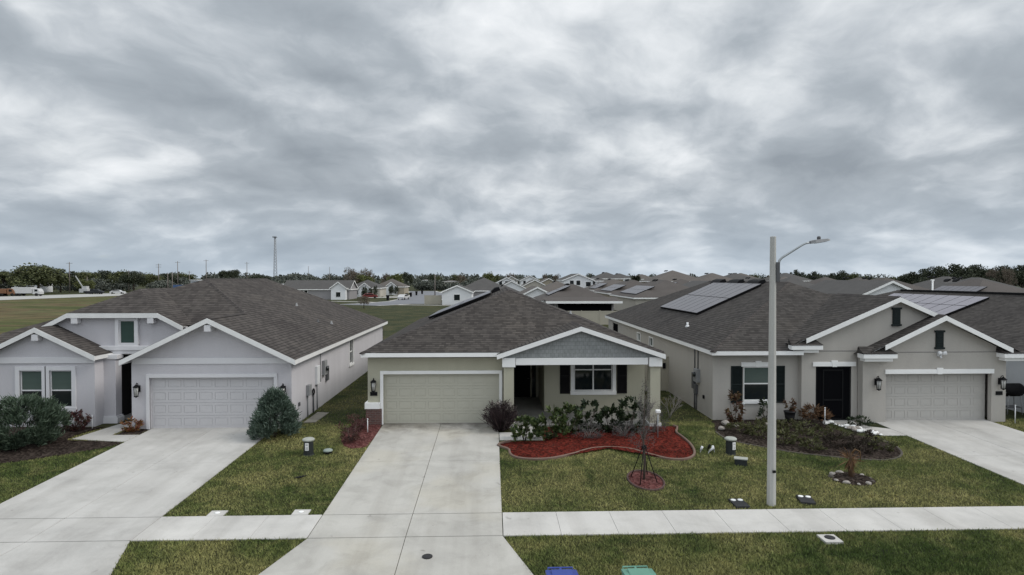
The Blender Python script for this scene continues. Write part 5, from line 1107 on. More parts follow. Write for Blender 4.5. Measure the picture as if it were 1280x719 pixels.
far_house('tan two-storey hip-roofed house right of the white skyline house', 33, 42, 196, 208, 'far_tan', 'roof_far_b', 2, 'hip', .42, eave=5.7)
far_house('narrow white two-storey house right of the tan two-storey house', 44, 52, 226, 238, 'far_white', 'roof_far_b', 2, 'hip', .4, eave=5.8)
far_house('broad brown-roofed two-storey house on the skyline above the near solar panels', 44, 58.5, 166, 181, 'far_tan', 'roof_far_c', 2, 'hip', .40, [], eave=5.0)
far_house('low grey-roofed house with a white gable below the broad two-storey roof', 40, 52, 126, 140, 'far_white', 'roof_far_b', 1, 'gabley', .40, [(.5, 1.5, 1.0)])
far_house('brown hip house with a few panels right of the low grey-roofed house', 41, 54, 146, 160, 'far_beige', 'roof_far_a', 1, 'hip', .42, panels=(1.5, 149, 6, 2))
sk = [(61, 72, 178, 191), (73, 84, 190, 204), (80, 92, 204, 217), (92, 104, 196, 210)]
nm = ['first', 'second', 'third', 'fourth']
for i, (a, b_, c, d) in enumerate(sk): far_house('brown hip-roofed two-storey house, %s rounded roof right of the broad skyline roof' % nm[i], a, b_, c, d, ['far_tan', 'far_beige'][i % 2], ['roof_far_c', 'roof_far_b'][i % 2], 2, 'hip', .4, [], eave=5.0)
far_house('white gabled house in front of the brown roofs, left of the screened porch', 5.2, 11.0, 110, 124, 'far_white', 'roof_far_c', 1, 'gabley', .5, [(.5, .9, 2.6)])
far_house('beige house with one dark window left of the white gabled house', -1.0, 6.2, 122, 138, 'far_beige', 'roof_far_b', 1, 'hip', .42, [(.7, 1.3, .9)])
far_house('brown-roofed house behind the white gabled house', 10.5, 21, 142, 156, 'far_grey', 'roof_far_c', 1, 'hip', .42)
far_house('white two-storey house with a pale gable on the skyline above the middle roof peak', 1.6, 8.6, 214, 226, 'far_white', 'roof_far_b', 2, 'gabley', .5, eave=4.2)
far_house('low pale gabled house on the skyline', 9.5, 19, 205, 216, 'far_beige', 'roof_far_c', 1, 'gabley', .5)
far_house('brown gabled house left of the white skyline gable house', 16.5, 24.5, 222, 236, 'far_tan', 'roof_far_c', 1, 'gabley', .5, eave=3.6)
far_house('small white gabled house with black shutters across the lawn', -11.3, -4.6, 140, 152, 'far_white', 'roof_far_b', 1, 'gabley', .42, [(.5, 1.0, 1.3)])
far_house('large brown-roofed house behind the small white gabled house', -8.8, 4.6, 155, 170, 'far_grey', 'roof_far_b', 1, 'hip', .46, [])
far_house('house with a pale gable and brown roof right of the large brown roof', 1.5, 10, 182, 196, 'far_white', 'roof_far_b', 1, 'gabley', .5)
far_house('long grey house with a low brown roof seen above the left roof slope', -58.5, -40.0, 174, 184, 'far_grey', 'roof_far_b', 1, 'gablex', .46, [(.35, 1.3, .9)])
t = far_house('white gable-fronted end house beside the long grey house', -44.6, -40.6, 172.2, 173.9, 'far_white', 'roof_far_b', 1, 'gabley', .75, [(.5, .8, 1.2)], eave=3.1)
far_house('brown-roofed street house, first beyond the long grey house', -45.5, -35.5, 196, 208, 'far_beige', 'roof_far_b', 1, 'hip', .46, gar=-44.5)
t = far_house('small gabled front wing of the first street house', -41.5, -38.0, 193.5, 195.6, 'far_white', 'roof_far_b', 1, 'gabley', .8, [(.5, .8, 1.4)])
far_house('brown-roofed street house, second beyond the long grey house', -42, -31.5, 222, 234, 'far_tan', 'roof_far_c', 1, 'hip', .5, gar=-40)
far_house('small gabled front wing of the second street house', -37.5, -33.8, 219, 221.6, 'far_white', 'roof_far_b', 1, 'gabley', .8, [(.5, .8, 1.4)])
far_house('pale commercial building far off between the trees', -26, -18, 330, 342, 'far_beige', 'roof_far_c', 1, 'hip', .15, [], eave=4.0)
far_house('small white building far off beyond the curved street', -38.5, -34.5, 345, 352, 'far_white', 'roof_far_c', 1, 'hip', .2, [], eave=4.6)
far_house('pale two-storey gabled house low on the skyline left of the white two-storey house', 11.5, 18.5, 244, 256, 'far_white', 'roof_far_b', 2, 'gabley', .5, eave=4.9)
far_house('pale two-storey hip house on the skyline left of the fan palm', 57, 66, 246, 258, 'far_white', 'roof_far_c', 2, 'hip', .4, eave=5.4)
far_house('beige two-storey house on the skyline behind the beige one-window house', 5.5, 11, 262, 272, 'far_beige', 'roof_far_b', 2, 'gabley', .5, eave=5.0)
fence(-15.4, -11.6, 141.5, 2.1, 'tan fence beside the small white gabled house at the far street')
# rows behind the right house
RW = [(40, 52.5, 70, 84, 'far_white', 'roof_far_b', 'gabley', 'white-walled gabled house peeking above the right-hand ridge', None), (56, 69, 70, 85, 'far_beige', 'roof_far_a', 'hip', 'brown hip house with panels above the entry gable of the right house', (1.5, 73, 7, 2)),
      (46, 59, 100, 114, 'far_beige', 'roof_far_b', 'hip', 'grey hip house in the second row right of the lamp pole', None), (63, 76, 100, 115, 'far_tan', 'roof_far_a', 'hip', 'brown hip house with panels in the second row above the entry gable', (1.2, 104, 7, 2)), (80, 93, 100, 115, 'far_grey', 'roof_far_b', 'hip', 'grey hip house in the second row under the dark trees', None),
      (73, 86, 68, 83, 'far_grey', 'roof_far_a', 'hip', 'brown hip house under the dark trees, right of the panels', None), (52, 65, 60, 66, 'far_tan', 'roof_far_c', 'hip', 'narrow taupe hip house behind the panels of the right-edge house', None), (60, 74, 132, 147, 'far_tan', 'roof_far_c', 'hip', 'taupe hip house in the third row right of the lamp pole', None),
      (79, 92, 134, 148, 'far_beige', 'roof_far_a', 'hip', 'brown hip house in the third row before the dark oaks', None), (97, 111, 130, 146, 'far_tan', 'roof_far_b', 'hip', 'grey hip house in the third row far right', None), (97, 112, 96, 112, 'far_beige', 'roof_far_c', 'hip', 'taupe hip house in the second row far right', None), (92, 106, 66, 82, 'far_tan', 'roof_far_b', 'hip', 'grey hip house at the far right in front of the tree mass', None),
      (66, 79, 160, 174, 'far_beige', 'roof_far_b', 'hip', 'broad grey hip house in the fourth row below the oaks', None), (86, 100, 162, 176, 'far_tan', 'roof_far_a', 'hip', 'brown hip house in the fourth row below the oaks', None)]
for a, b_, c, d, wl_, rf_, kd, lab, pn in RW: far_house(lab, a, b_, c, d, wl_, rf_, 1, kd, .44, [(.3, 1, 1)], pn, eave=3.0 if c > 95 else 2.75)
mb = MB(); mb.tube([(51.2, 70, 0), (51.2, 70, 5.9)], .09, 6); mb.box(51.0, 51.4, 69.95, 70.05, 5.8, 5.95); tag(mb.build('white_pole', M['white']), 'thin white pole standing behind the right-edge house roof', 'pole')

# ------------------------------------------------------------------ far ground: field, highway, side street
f = MB(); f.poly([(-150, 40, .02), (-24, 48, .02), (-27, 120, .02), (-62, 200, .02), (-70, 240, .02), (-119, 240, .02), (-123, 226, .02), (-134, 167, .02)]); f.build('field', M['field'], kind='structure')
h = MB(); h.poly([(-152, 70, .05), (-134, 167, .05), (-123, 226, .05), (-108, 300, .05), (-128, 310, .05), (-143, 264, .05), (-159, 198, .05), (-176, 70, .05)]); h.build('highway', M['highway'], kind='structure')
def ribbon(name, pts, w, z, mat):
    mb = MB(); P = [Vector((*p_, z)) for p_ in pts]; vs = []
    for i, q in enumerate(P):
        t_ = (P[min(i+1, len(P)-1)]-P[max(i-1, 0)]).normalized(); s = Vector((t_.y, -t_.x, 0)); vs += [q-s*w/2, q+s*w/2]
    mb.add(vs, [(2*i, 2*i+1, 2*i+3, 2*i+2) for i in range(len(P)-1)]); return mb.build(name, mat, kind='structure')
sp = [(-30, 138), (-24, 147), (-20.5, 160), (-20, 180), (-21, 205), (-25, 240), (-32, 280)]
ribbon('side_street_kerb', sp, 13.2, .03, M['concrete_old']); ribbon('side_street', sp, 11.6, .045, M['road_far'])
ribbon('side_street_crossing', [(-22, 148), (-8, 146), (20, 146)], 8.5, .05, M['road_far'])
ribbon('side_path', [(-62, 158), (-40, 160), (-27, 152)], 1.8, .04, M['concrete_old'])
ribbon('side_path_near', [(-21, 138.5), (-10, 136), (10, 135)], 1.8, .06, M['concrete_old'])
for i, (x, y) in enumerate(((-38, 190), (-35, 200), (-34, 214))): ribbon('far_driveway', [(x, y), (x+11, y+1)], 5, .035, M['concrete_old'])

# ------------------------------------------------------------------ far vehicles and street things
def car(name, lab, x, y, rot, mat, kind='car', L=4.6, W=1.85, grp=None):
    t = thing(name, lab, kind, (x, y, 0.05), grp); X = Matrix.Translation((x, y, .05)) @ Matrix.Rotation(rot, 4, 'Z'); b = MB(X)
    pr_ = [(-L/2, .3), (-L/2, .8), (-L*.42, .92), (-L*.30, 1.38), (-L*.02, 1.45), (L*.16, 1.38), (L*.28, .95), (L*.46, .82), (L/2, .6), (L/2, .3)] if kind == 'car' else [(-L/2, .45), (-L/2, 1.05), (-L*.08, 1.1), (-L*.06, 1.8), (L*.16, 1.82), (L*.27, 1.15), (L*.47, 1.08), (L/2, .9), (L/2, .45)]
    b.prism([(u, -W/2, v) for u, v in pr_], (0, W, 0)); b.build('body', mat, t, bevel=.06)
    q = MB(X); q.prism([(pr_[2][0]+.35 if kind == 'car' else -L*.05, -W/2-.01, 1.0 if kind == 'car' else 1.2), (-L*.27 if kind == 'car' else -L*.04, -W/2-.01, 1.33 if kind == 'car' else 1.72), (L*.13, -W/2-.01, 1.33 if kind == 'car' else 1.72), (L*.22, -W/2-.01, 1.0 if kind == 'car' else 1.2)], (0, W+.02, 0)); q.build('windows', M['glass'], t)
    for u in (-L*.31, L*.31):
        for s in (-1, 1): w_ = MB(X); w_.tube([(u, s*W/2-.12*s, .33), (u, s*W/2+.02*s, .33)], .33, 12); w_.build('wheel', M['rubber'], t)
    return t
car('parked_car', 'dark red car parked before the first street house', -36.2, 184, .25, M['car_red'])
car('parked_car', 'white car parked at the kerb of the curved side street', -24.6, 172, 1.35, M['truck_white'])
def hw_y(x): return 226+(x+130)*(48/290.) if x < -130 else 226+(x+130)*(20/70.)
def truck(lab, x, y, rot, L, Hh, mat, cab):
    t = thing('box_truck', lab, 'truck', (x, y, .05)); X = Matrix.Translation((x, y, .05)) @ Matrix.Rotation(rot, 4, 'Z')
    q = MB(X); q.box(-L/2, L/2-2.4, -1.25, 1.25, .9, Hh); q.build('cargo_box', mat, t, bevel=.05)
    q = MB(X); q.prism([(L/2-2.2, -1.15, .6), (L/2, -1.15, .6), (L/2, -1.15, 1.5), (L/2-.6, -1.15, 2.4), (L/2-2.2, -1.15, 2.5)], (0, 2.3, 0)); c = q.build('cab', cab, t, bevel=.05)
    q = MB(X); q.box(L/2-1.6, L/2-.7, -1.17, 1.17, 1.5, 2.2); q.build('window', M['glass'], c)
    for u in (-L*.36, -L*.22, L*.38):
        for s in (-1, 1): w_ = MB(X); w_.tube([(u, s*.95, .5), (u, s*1.22, .5)], .5, 12); w_.build('wheel', M['rubber'], t)
truck('white box truck at the left edge of the highway', -166, 207, .1, 8.5, 3.0, M['truck_white'], M['truck_white'])
truck('orange lorry between two white trailers on the highway', -159.3, 208, .1, 5.2, 2.4, M['truck_orange'], M['truck_orange'])
truck('long white trailer truck right of the orange lorry', -153.6, 209, .1, 8.5, 2.9, M['truck_white'], M['truck_white'])
truck('blue truck parked by the grey shed beyond the field', -126, 257, .1, 9, 3.1, M['truck_blue'], M['truck_blue'])
VC = [(-150, 236, 'car_dark', 'dark pickup under the big oak by the highway', 'pickup', 'pickup_truck'), (-146, 232, 'car_dark', 'second dark pickup right of the big oak shade', 'pickup', 'pickup_truck'), (-140.5, 236, 'truck_white', 'white car by the wrecks near the leaning boom', 'car', 'parked_car'),
      (-130, 232, 'truck_white', 'white pickup at the end of the field below the leaning boom', 'pickup', 'pickup_truck'), (-123.5, 238, 'car_dark', 'black pickup right of the white pickup on the highway', 'pickup', 'pickup_truck'), (-116, 244, 'car_dark', 'black car in front of the blue truck', 'car', 'parked_car'),
      (-112, 254, 'truck_white', 'white car right of the blue truck', 'car', 'parked_car'), (-107, 252, 'car_dark', 'dark car before the leaning utility pole', 'car', 'parked_car'), (-102, 256, 'truck_white', 'white pickup right of the utility pole', 'pickup', 'pickup_truck'), (-97, 258, 'truck_white', 'white car nearest the roof edge of the lavender house', 'car', 'parked_car')]
for x, y, m_, lab, kd, nm_ in VC: car(nm_, lab, x, y, .2, M[m_], kd, 5.0)
# sheds
def shed(lab, x0, x1, y0, y1, h0, h1, mat, rmat):
    t = thing('shed', lab, 'shed', ((x0+x1)/2, y0, 0)); q = MB(); q.prism([(x0, y0, -.1), (x1, y0, -.1), (x1, y0, h1), (x0, y0, h0)], (0, y1-y0, 0)); q.build('wall', M[mat], t)
    q = MB(); q.prism([(x0-.4, y0-.5, h0+.02), (x1+.4, y0-.5, h1+.02), (x1+.4, y0-.5, h1+.2), (x0-.4, y0-.5, h0+.2)], (0, y1-y0+1, 0)); q.build('roof', M[rmat], t)
    q = MB(); w = x1-x0
    for a in (.15, .55): q.box(x0+w*a, x0+w*(a+.25), y0-.05, y0+.02, 0, 2.6)
    q.build('doorway', M['dark'], t)
shed('grey metal shed behind the blue truck', -128, -119, 266, 276, 5.0, 4.6, 'steel', 'truck_white')
shed('white open-fronted shed at the far left among the trees', -198, -188, 262, 270, 4.6, 5.0, 'far_white', 'far_grey')
shed('white flat-roofed shed far off left of the dark pine', -119, -104, 300, 312, 3.4, 3.4, 'far_white', 'truck_white')
shed('small white shed right of the utility poles behind the lavender roof', -86, -79, 236, 244, 3.6, 3.4, 'far_white', 'truck_white')
def pole(lab, x, y, h, r=.16, arms=1, mat='wood_pole', lean=0):
    t = thing('utility_pole', lab, 'utility pole', (x, y, 0), 'utility poles beyond the field'); q = MB(); q.tube([(x, y, -.2), (x+lean, y, h)], [r, r*.65], 8); q.build('post', M[mat], t)
    for i in range(arms): q = MB(); q.box(x+lean-1.2, x+lean+1.2, y-.06, y+.06, h-.6-i*1.0, h-.48-i*1.0); q.build('crossarm', M[mat], t)
def PX(px, d): return (px-615)/770.*d*1.0
for px, top, d, arms, lab in ((99, 328, 250, 1, 'utility pole rising right of the big oak'), (120, 346, 262, 0, 'short pole beside the leaning boom'), (170, 338, 272, 1, 'dark utility pole before the round tree'), (206, 330, 285, 2, 'utility pole with double crossarm left of the tall thin pole'), (217, 341, 240, 0, 'first of two short bare poles over the lavender roof'), (222.5, 340, 240, 0, 'second of two short bare poles over the lavender roof'), (229, 327, 290, 1, 'tall thin utility pole over the lavender roof'),
        (243, 339, 300, 1, 'low utility pole right of the tall thin one'), (263.5, 325, 300, 1, 'tall utility pole left of the dark pine'), (313, 328, 320, 1, 'utility pole right of the dark pine'), (388, 333, 420, 0, 'thin pole right of the lattice tower'), (414, 334, 420, 0, 'thin pole left of the bare oak'), (544, 343, 210, 0, 'thin lamp post over the curved side street')):
    pole(lab, PX(px, d), d, 6.17+(347-top)/770.*d, .2, arms)
bm_ = thing('crane_boom', 'pale boom leaning up from a machine at the highway', 'crane', (-130, 246, 0)); q = MB(); q.tube([(PX(117, 246), 246, 1.2), (PX(106, 246), 246, 6.17-(-2)/770*246)], [.32, .2], 6); q.build('boom', M['crane'], bm_); q = MB(); q.box(PX(117, 246)-1.5, PX(117, 246)+1.5, 245, 247, .3, 1.8); q.box(PX(117, 246)-.6, PX(117, 246)+1.2, 245.2, 246.8, 1.8, 2.8); q.build('base', M['truck_white'], bm_)
# lattice tower
T = thing('radio_tower', 'tall slender lattice tower with a platform at the top', 'tower', (PX(347.5, 500), 500, 0)); tx_ = PX(347.5, 500); th_ = 38.2; q = MB()
def tw(z): return 1.25-.8*z/th_
for sx, sy in ((-1, -1), (1, -1), (1, 1), (-1, 1)): q.tube([(tx_+sx*tw(0), 500+sy*tw(0), 0), (tx_+sx*tw(th_), 500+sy*tw(th_), th_)], .13, 5)
for i in range(16):
    z0, z1 = th_*i/16, th_*(i+1)/16
    for sx0, sy0, sx1, sy1 in ((-1, -1, 1, -1), (1, -1, 1, 1), (1, 1, -1, 1), (-1, 1, -1, -1)):
        q.tube([(tx_+sx0*tw(z0), 500+sy0*tw(z0), z0), (tx_+sx1*tw(z1), 500+sy1*tw(z1), z1)], .06, 4); q.tube([(tx_+sx0*tw(z1), 500+sy0*tw(z1), z1), (tx_+sx1*tw(z1), 500+sy1*tw(z1), z1)], .06, 4)
q.build('mast', M['grey_box'], T); q = MB(); q.box(tx_-1.3, tx_+1.3, 498.7, 501.3, th_, th_+.4)
for a in range(6): q.box(tx_-1.5+a*.56, tx_-1.3+a*.56, 498.3, 498.6, th_-.2, th_+1.0)
q.build('platform', M['grey_dark'], T)
def wheelie(lab, x, y):
    t = thing('rubbish_bin', lab, 'bin', (x, y, .05), 'dark bins along the side street'); q = MB(Matrix.Translation((x, y, .05))); q.add([(sx*.28, sy*.3, .05) for sx, sy in ((-1, -1), (1, -1), (1, 1), (-1, 1))]+[(sx*.36, sy*.4, 1.25) for sx, sy in ((-1, -1), (1, -1), (1, 1), (-1, 1))], [(3, 2, 1, 0), (4, 5, 6, 7), (0, 1, 5, 4), (1, 2, 6, 5), (2, 3, 7, 6), (3, 0, 4, 7)]); q.build('body', M['black'], t)
    q = MB(Matrix.Translation((x, y, .05))); q.prism([(-.4, -.45, 1.25), (-.4, .42, 1.25), (-.4, .42, 1.33), (-.4, -.2, 1.42), (-.4, -.45, 1.32)], (.8, 0, 0)); q.build('lid', M['black'], t)
for i, (px, d) in enumerate(((485.5, 166), (509, 185), (514, 196), (521, 212), (528, 228))): wheelie('dark bin on the side street kerb, number %s from the near end' % ['one', 'two', 'three', 'four', 'five'][i], PX(px, d), d)

# ------------------------------------------------------------------ trees
def crown_quads(c, rx, ry, rz, ncl, nl, ls, sp=.22, flat=.5):
    """leaf clumps on and inside an ellipsoid with gaps between them"""
    d = unit(NR.normal(size=(ncl, 3))); d[:, 2] = np.where(d[:, 2] < -.75, -d[:, 2], d[:, 2]); r_ = NR.uniform(.45, 1.0, ncl)[:, None]
    P = d*r_*np.array([rx, ry, rz])*(1-sp*.5); i = NR.integers(0, ncl, nl); s = NR.uniform(.5, 1.25, ncl)[i][:, None]
    o = NR.normal(size=(nl, 3)); pos = P[i]+unit(o)*(NR.random((nl, 1))**.45)*s*sp*np.array([rx, ry, rz])*1.5
    dd = unit(o)*.6+NR.normal(0, .7, (nl, 3))+np.array([0, 0, .25])
    return leaf_quads(np.array(c)+pos, dd, ls*NR.uniform(.7, 1.4, nl), ls*NR.uniform(.5, 1.0, nl))
TREE = {}
def make_tree(key, mat, rx, rz, h, ncl, nl, ls, sp=.22):
    t = thing('tree', 'tree', 'tree', (0, 0, 0)); mb = MB(); z0 = h-2*rz*.85
    mb.tube([(0, 0, -.2), (.1, 0, h*.35), (0, .1, h*.75)], [.035*h, .025*h, .010*h], 8)
    for k in range(6): a = k*1.05; mb.tube([(.05, 0, h*(.3+.05*k)), (rx*.35*math.cos(a), rx*.35*math.sin(a), h*(.48+.05*k)), (rx*.7*math.cos(a), rx*.7*math.sin(a), h*(.58+.05*k))], [.014*h, .010*h, .004*h], 6)
    mb.build('trunk', M['bark'], t); np_mesh('crown', crown_quads((0, 0, h-rz), rx, rx, rz, ncl, nl, ls, sp), 4, M[mat], t)
    TREE[key] = [t, False, h, rx]; return t
make_tree('oak', 'tree_a', 6.0, 4.6, 10, 46, 5200, .55); make_tree('oak_dark', 'tree_b', 5.5, 3.6, 10, 40, 4200, .55, .24); make_tree('round', 'tree_c', 4.2, 3.6, 8, 34, 3000, .5)
make_tree('tall', 'tree_a', 3.4, 5.4, 12, 36, 3200, .5); make_tree('bare', 'tree_bare', 5.5, 4.4, 10, 54, 3200, .34, .16); make_tree('pine', 'tree_b', 4.6, 2.6, 11, 26, 2600, .5, .26); make_tree('shrub', 'tree_b', 2.4, 1.9, 3.6, 20, 1200, .35)
def tree(key, lab, x, y, h, group, wf=1.0, name='tree'):
    T_ = TREE[key]
    if not T_[1]: o = T_[0]; T_[1] = True
    else: o = copy_tree(T_[0])
    s = h/T_[2]; o.name = name; o.location = (x, y, 0); o.scale = (s*wf, s*wf, s); o.rotation_euler = (0, 0, rnd.uniform(0, 6.28)); o['label'] = lab; o['category'] = 'tree'; o['group'] = group; return o
def TT(key, px, top, d, wpx, lab, group):
    h = 6.17+(347-top)/770.*d; w = wpx*d/770.; T_ = TREE[key]; return tree(key, lab, PX(px, d)*1.0, d, h, group, (w/2/T_[3])/(h/T_[2]))
gL = 'trees beyond the highway'; gM = 'trees along the side street'; gR = 'dark trees behind the right rows'
TT('oak', 62, 333, 244, 62, 'broadest green oak above the trailers beyond the field', gL); TT('tall', 44, 337, 262, 30, 'oak touching the broad oak on its left', gL)
TT('oak', 20, 340, 290, 40, 'tree at the far left over the white shed', gL); TT('oak_dark', 88, 337, 262, 34, 'dark oak touching the broad oak on its right', gL)
TT('oak', 118, 341, 285, 36, 'tree left of the grey shed', gL); TT('round', 118, 350, 262, 24, 'low bright bush tree in front of the grey shed', gL); TT('oak_dark', 140, 339, 300, 36, 'dark tree right of the grey shed', gL)
TT('oak', 160, 340, 290, 30, 'tree left of the round dark tree', gL); TT('oak_dark', 176, 340, 274, 30, 'round dark tree at the dark utility pole', gL); TT('oak', 196, 343, 310, 30, 'low tree between the utility poles', gL); TT('oak_dark', 214, 343, 320, 34, 'low dark tree behind the two short poles', gL)
TT('oak', 238, 343, 330, 34, 'low tree right of the tall thin pole', gL)
TT('pine', 286, 338, 300, 16, 'dark lone pine-like tree left of centre ridge, its left half', gL); TT('pine', 297, 337, 302, 15, 'dark lone pine-like tree left of centre ridge, its right half', gL)
TT('oak_dark', 330, 344, 420, 30, 'low dark trees right of the utility pole', gL); TT('oak_dark', 372, 343, 430, 22, 'dark round tree right of the tower', gL)
TT('bare', 441, 334, 215, 26, 'reddish leafless oak above the long grey house', gM); TT('bare', 459, 335, 222, 24, 'leafless oak right of the reddish one', gM); TT('round', 455, 343, 216, 26, 'green tree below the leafless oaks', gM)
TT('bare', 484, 341, 262, 16, 'small leafless tree beyond the street houses', gM); TT('round', 496, 342, 258, 22, 'green tree beyond the street houses', gM); TT('oak_dark', 508, 341, 300, 18, 'dark tree right of the street houses', gM)
TT('oak_dark', 541, 344, 320, 14, 'dark tree before the far white building', gM); TT('tall', 549, 346, 310, 10, 'narrow dark tree right of the far white building', gM); TT('oak', 570, 344, 340, 22, 'tree above the small white gabled house', gM); TT('bare', 577, 343, 330, 16, 'pale leafless tree above the small white house', gM)
TT('round', 610, 341, 260, 20, 'green tree above the large brown roof', gM); TT('oak', 621, 345, 270, 14, 'low tree right of the green one', gM); TT('bare', 638, 341, 300, 18, 'grey leafless tree behind the skyline gable', gM); TT('oak_dark', 667, 345, 300, 14, 'dark round tree left of the white skyline house', gM); TT('bare', 681, 342, 310, 9, 'small leafless tree left of the white skyline house', gM); TT('bare', 696, 342, 310, 14, 'leafless tree touching the white skyline house', gM)
for px, top, d, w, k_, lab in ((947, 344, 250, 14, 'oak', 'tree left of the lamp pole'), (968, 344, 260, 16, 'bare', 'leafless tree behind the lamp pole'), (1000, 338, 240, 15, 'oak_dark', 'first dark oak right of the lamp pole'), (1009, 341, 238, 14, 'oak_dark', 'low dark oak touching the first one'), (1024, 340, 240, 18, 'oak_dark', 'second dark oak right of the lamp pole'), (1048, 342, 245, 13, 'oak_dark', 'small dark oak between the larger ones'), (1062, 339, 240, 18, 'oak_dark', 'third large dark oak right of the lamp pole'),
        (1074, 343, 236, 18, 'oak', 'green tree right of the third dark oak'), (1092, 346, 240, 20, 'oak', 'low green tree in the gap before the tree mass'), (1112, 348, 235, 20, 'oak_dark', 'lowest dark tree in the gap before the tree mass'), (1128, 347, 225, 22, 'oak', 'low tree at the left foot of the tree mass')):
    TT(k_, px, top, d, w, lab, gR)
for i, (px, top, d, w) in enumerate(((1146, 343, 200, 30), (1166, 337, 196, 34), (1186, 334, 190, 36), (1208, 331, 186, 42), (1232, 332, 190, 40), (1252, 337, 195, 34), (1272, 333, 186, 36), (1296, 332, 190, 40), (1198, 344, 178, 34), (1222, 345, 178, 36), (1250, 346, 180, 34), (1170, 348, 184, 30))):
    TT(['oak_dark', 'oak_dark', 'bare'][0 if i % 4 else 1], px, top, d, w, 'dark oak in the far right tree mass, %s from its left' % ['first', 'second', 'third', 'fourth', 'fifth', 'sixth', 'seventh', 'eighth', 'first front one', 'second front one', 'third front one', 'lowest front one'][i], gR)
TT('bare', 1256, 334, 180, 20, 'leafless tree among the dark mass at the far right', gR); TT('bare', 1276, 333, 178, 22, 'leafless tree at the right edge', gR)
for px, d, w, h_, lab in ((457, 190, 8, 3.6, 'dark shrub at the first street house'), (464, 192, 6, 3.2, 'second dark shrub at the first street house'), (470, 190, 6, 3.8, 'dark shrub left of the red car'), (490, 214, 8, 3.6, 'dark shrub at the second street house'), (496, 216, 7, 3.4, 'dark shrub right of the second street house'), (562, 165, 5, 3.2, 'dark shrub left of the small white house')):
    T_ = TREE['shrub']; tree('shrub', lab, PX(px, d), d, h_, 'dark shrubs along the side street', (w*d/770/2/T_[3])/(h_/T_[2]), 'shrub')
tree('bare', 'small pale blossoming tree on the far lawn', PX(456, 124), 124, 2.6, 'small trees on the far lawn', 1.0)
# fan palm on the skyline
t = thing('palm_tree', 'fan palm on the skyline between the solar roofs', 'palm', (PX(796, 200), 200, 0)); x = PX(796, 200); mb = MB(); mb.tube([(x, 200, 0), (x+.1, 200, 5.6)], [.28, .2], 8); mb.build('trunk', M['bark'], t)
n = 420; d0 = unit(NR.normal(size=(n, 3))*np.array([1, 1, .55])+np.array([0, 0, .15])); np_mesh('fronds', leaf_quads(np.tile(np.array([x, 200, 5.7]), (n, 1)), d0, NR.uniform(1.1, 2.0, n), .3), 4, M['tree_b'], t)
for k_ in list(TREE):
    if not TREE[k_][1]: bpy.data.objects.remove(TREE[k_][0])
# far wood as one mass
def wood(n, x0, x1, yc, dy, hmax, ls, seed):
    R_ = np.random.default_rng(seed); k = int((x1-x0)/7); cx = R_.uniform(x0, x1, k); cy = yc+R_.uniform(-dy, dy, k); hh = hmax*R_.uniform(.6, 1.0, k); rr = R_.uniform(4, 7.5, k)
    i = R_.integers(0, k, n); o = unit(R_.normal(size=(n, 3))); rad = R_.random((n, 1))**.4
    c = np.stack([cx[i], cy[i], hh[i]*.55], 1)+o*rad*np.stack([rr[i], rr[i], hh[i]*.47], 1)
    return leaf_quads(c, o*.5+R_.normal(0, .7, (n, 3)), ls*R_.uniform(.7, 1.4, n), ls*R_.uniform(.5, 1, n))
W_ = np.concatenate([wood(26000, -420, -90, 330, 18, 9.0, 1.2, 1), wood(20000, -520, 20, 470, 25, 9.6, 1.5, 2), wood(24000, -300, 520, 560, 30, 9.5, 1.7, 3), wood(12000, 120, 460, 330, 20, 8.2, 1.2, 4), wood(14000, -900, -300, 420, 60, 13, 1.8, 5), wood(12000, 400, 900, 420, 60, 12, 1.8, 6), wood(22000, -300, -55, 285, 8, 5.5, .8, 7), wood(9000, -55, 60, 300, 12, 5.0, .9, 8)])
np_mesh('far_wood', W_, 4, M['wood_far'], kind='stuff')

# ------------------------------------------------------------------ sky and light
SUN = Vector((.72, -.12, .68)).normalized(); el = math.asin(SUN.z); az_ = math.atan2(SUN.x, SUN.y)
w = bpy.data.worlds.new('World'); SC.world = w; w.use_nodes = True; nt = w.node_tree; bg = nt.nodes['Background']
sky = nt.nodes.new('ShaderNodeTexSky'); sky.sky_type = 'NISHITA'; sky.sun_disc = False; sky.sun_elevation = el; sky.sun_rotation = az_
tc = coord(nt, 'Generated'); nv = N(nt, 'ShaderNodeVectorMath', operation='NORMALIZE'); nt.links.new(tc, nv.inputs[0]); D = nv.outputs[0]
sx = nt.nodes.new('ShaderNodeSeparateXYZ'); nt.links.new(D, sx.inputs[0])
def mth(op, a, b=None, c=None, clamp=False):
    n = N(nt, 'ShaderNodeMath', operation=op); n.use_clamp = clamp
    for i, v in enumerate((a, b, c)):
        if v is None: continue
        if isinstance(v, (int, float)): n.inputs[i].default_value = v
        else: nt.links.new(v, n.inputs[i])
    return n.outputs[0]
zc = mth('MAXIMUM', sx.outputs[2], 0.0); den = mth('ADD', zc, .34)
cb_ = nt.nodes.new('ShaderNodeCombineXYZ'); nt.links.new(mth('DIVIDE', sx.outputs[0], den), cb_.inputs[0]); nt.links.new(mth('DIVIDE', sx.outputs[1], den), cb_.inputs[1]); cb_.inputs[2].default_value = 3.7
P_ = cb_.outputs[0]
wv = N(nt, 'ShaderNodeTexNoise', Scale=1.3, Detail=4.0, Roughness=.55); nt.links.new(P_, wv.inputs['Vector'])
wo = N(nt, 'ShaderNodeVectorMath', operation='MULTIPLY_ADD'); nt.links.new(wv.outputs['Color'], wo.inputs[0]); wo.inputs[1].default_value = (.42, .42, 0); nt.links.new(P_, wo.inputs[2])
W1 = wo.outputs[0]
wsft = N(nt, 'ShaderNodeVectorMath', operation='ADD'); nt.links.new(W1, wsft.inputs[0]); wsft.inputs[1].default_value = (.04, -.12, 0)
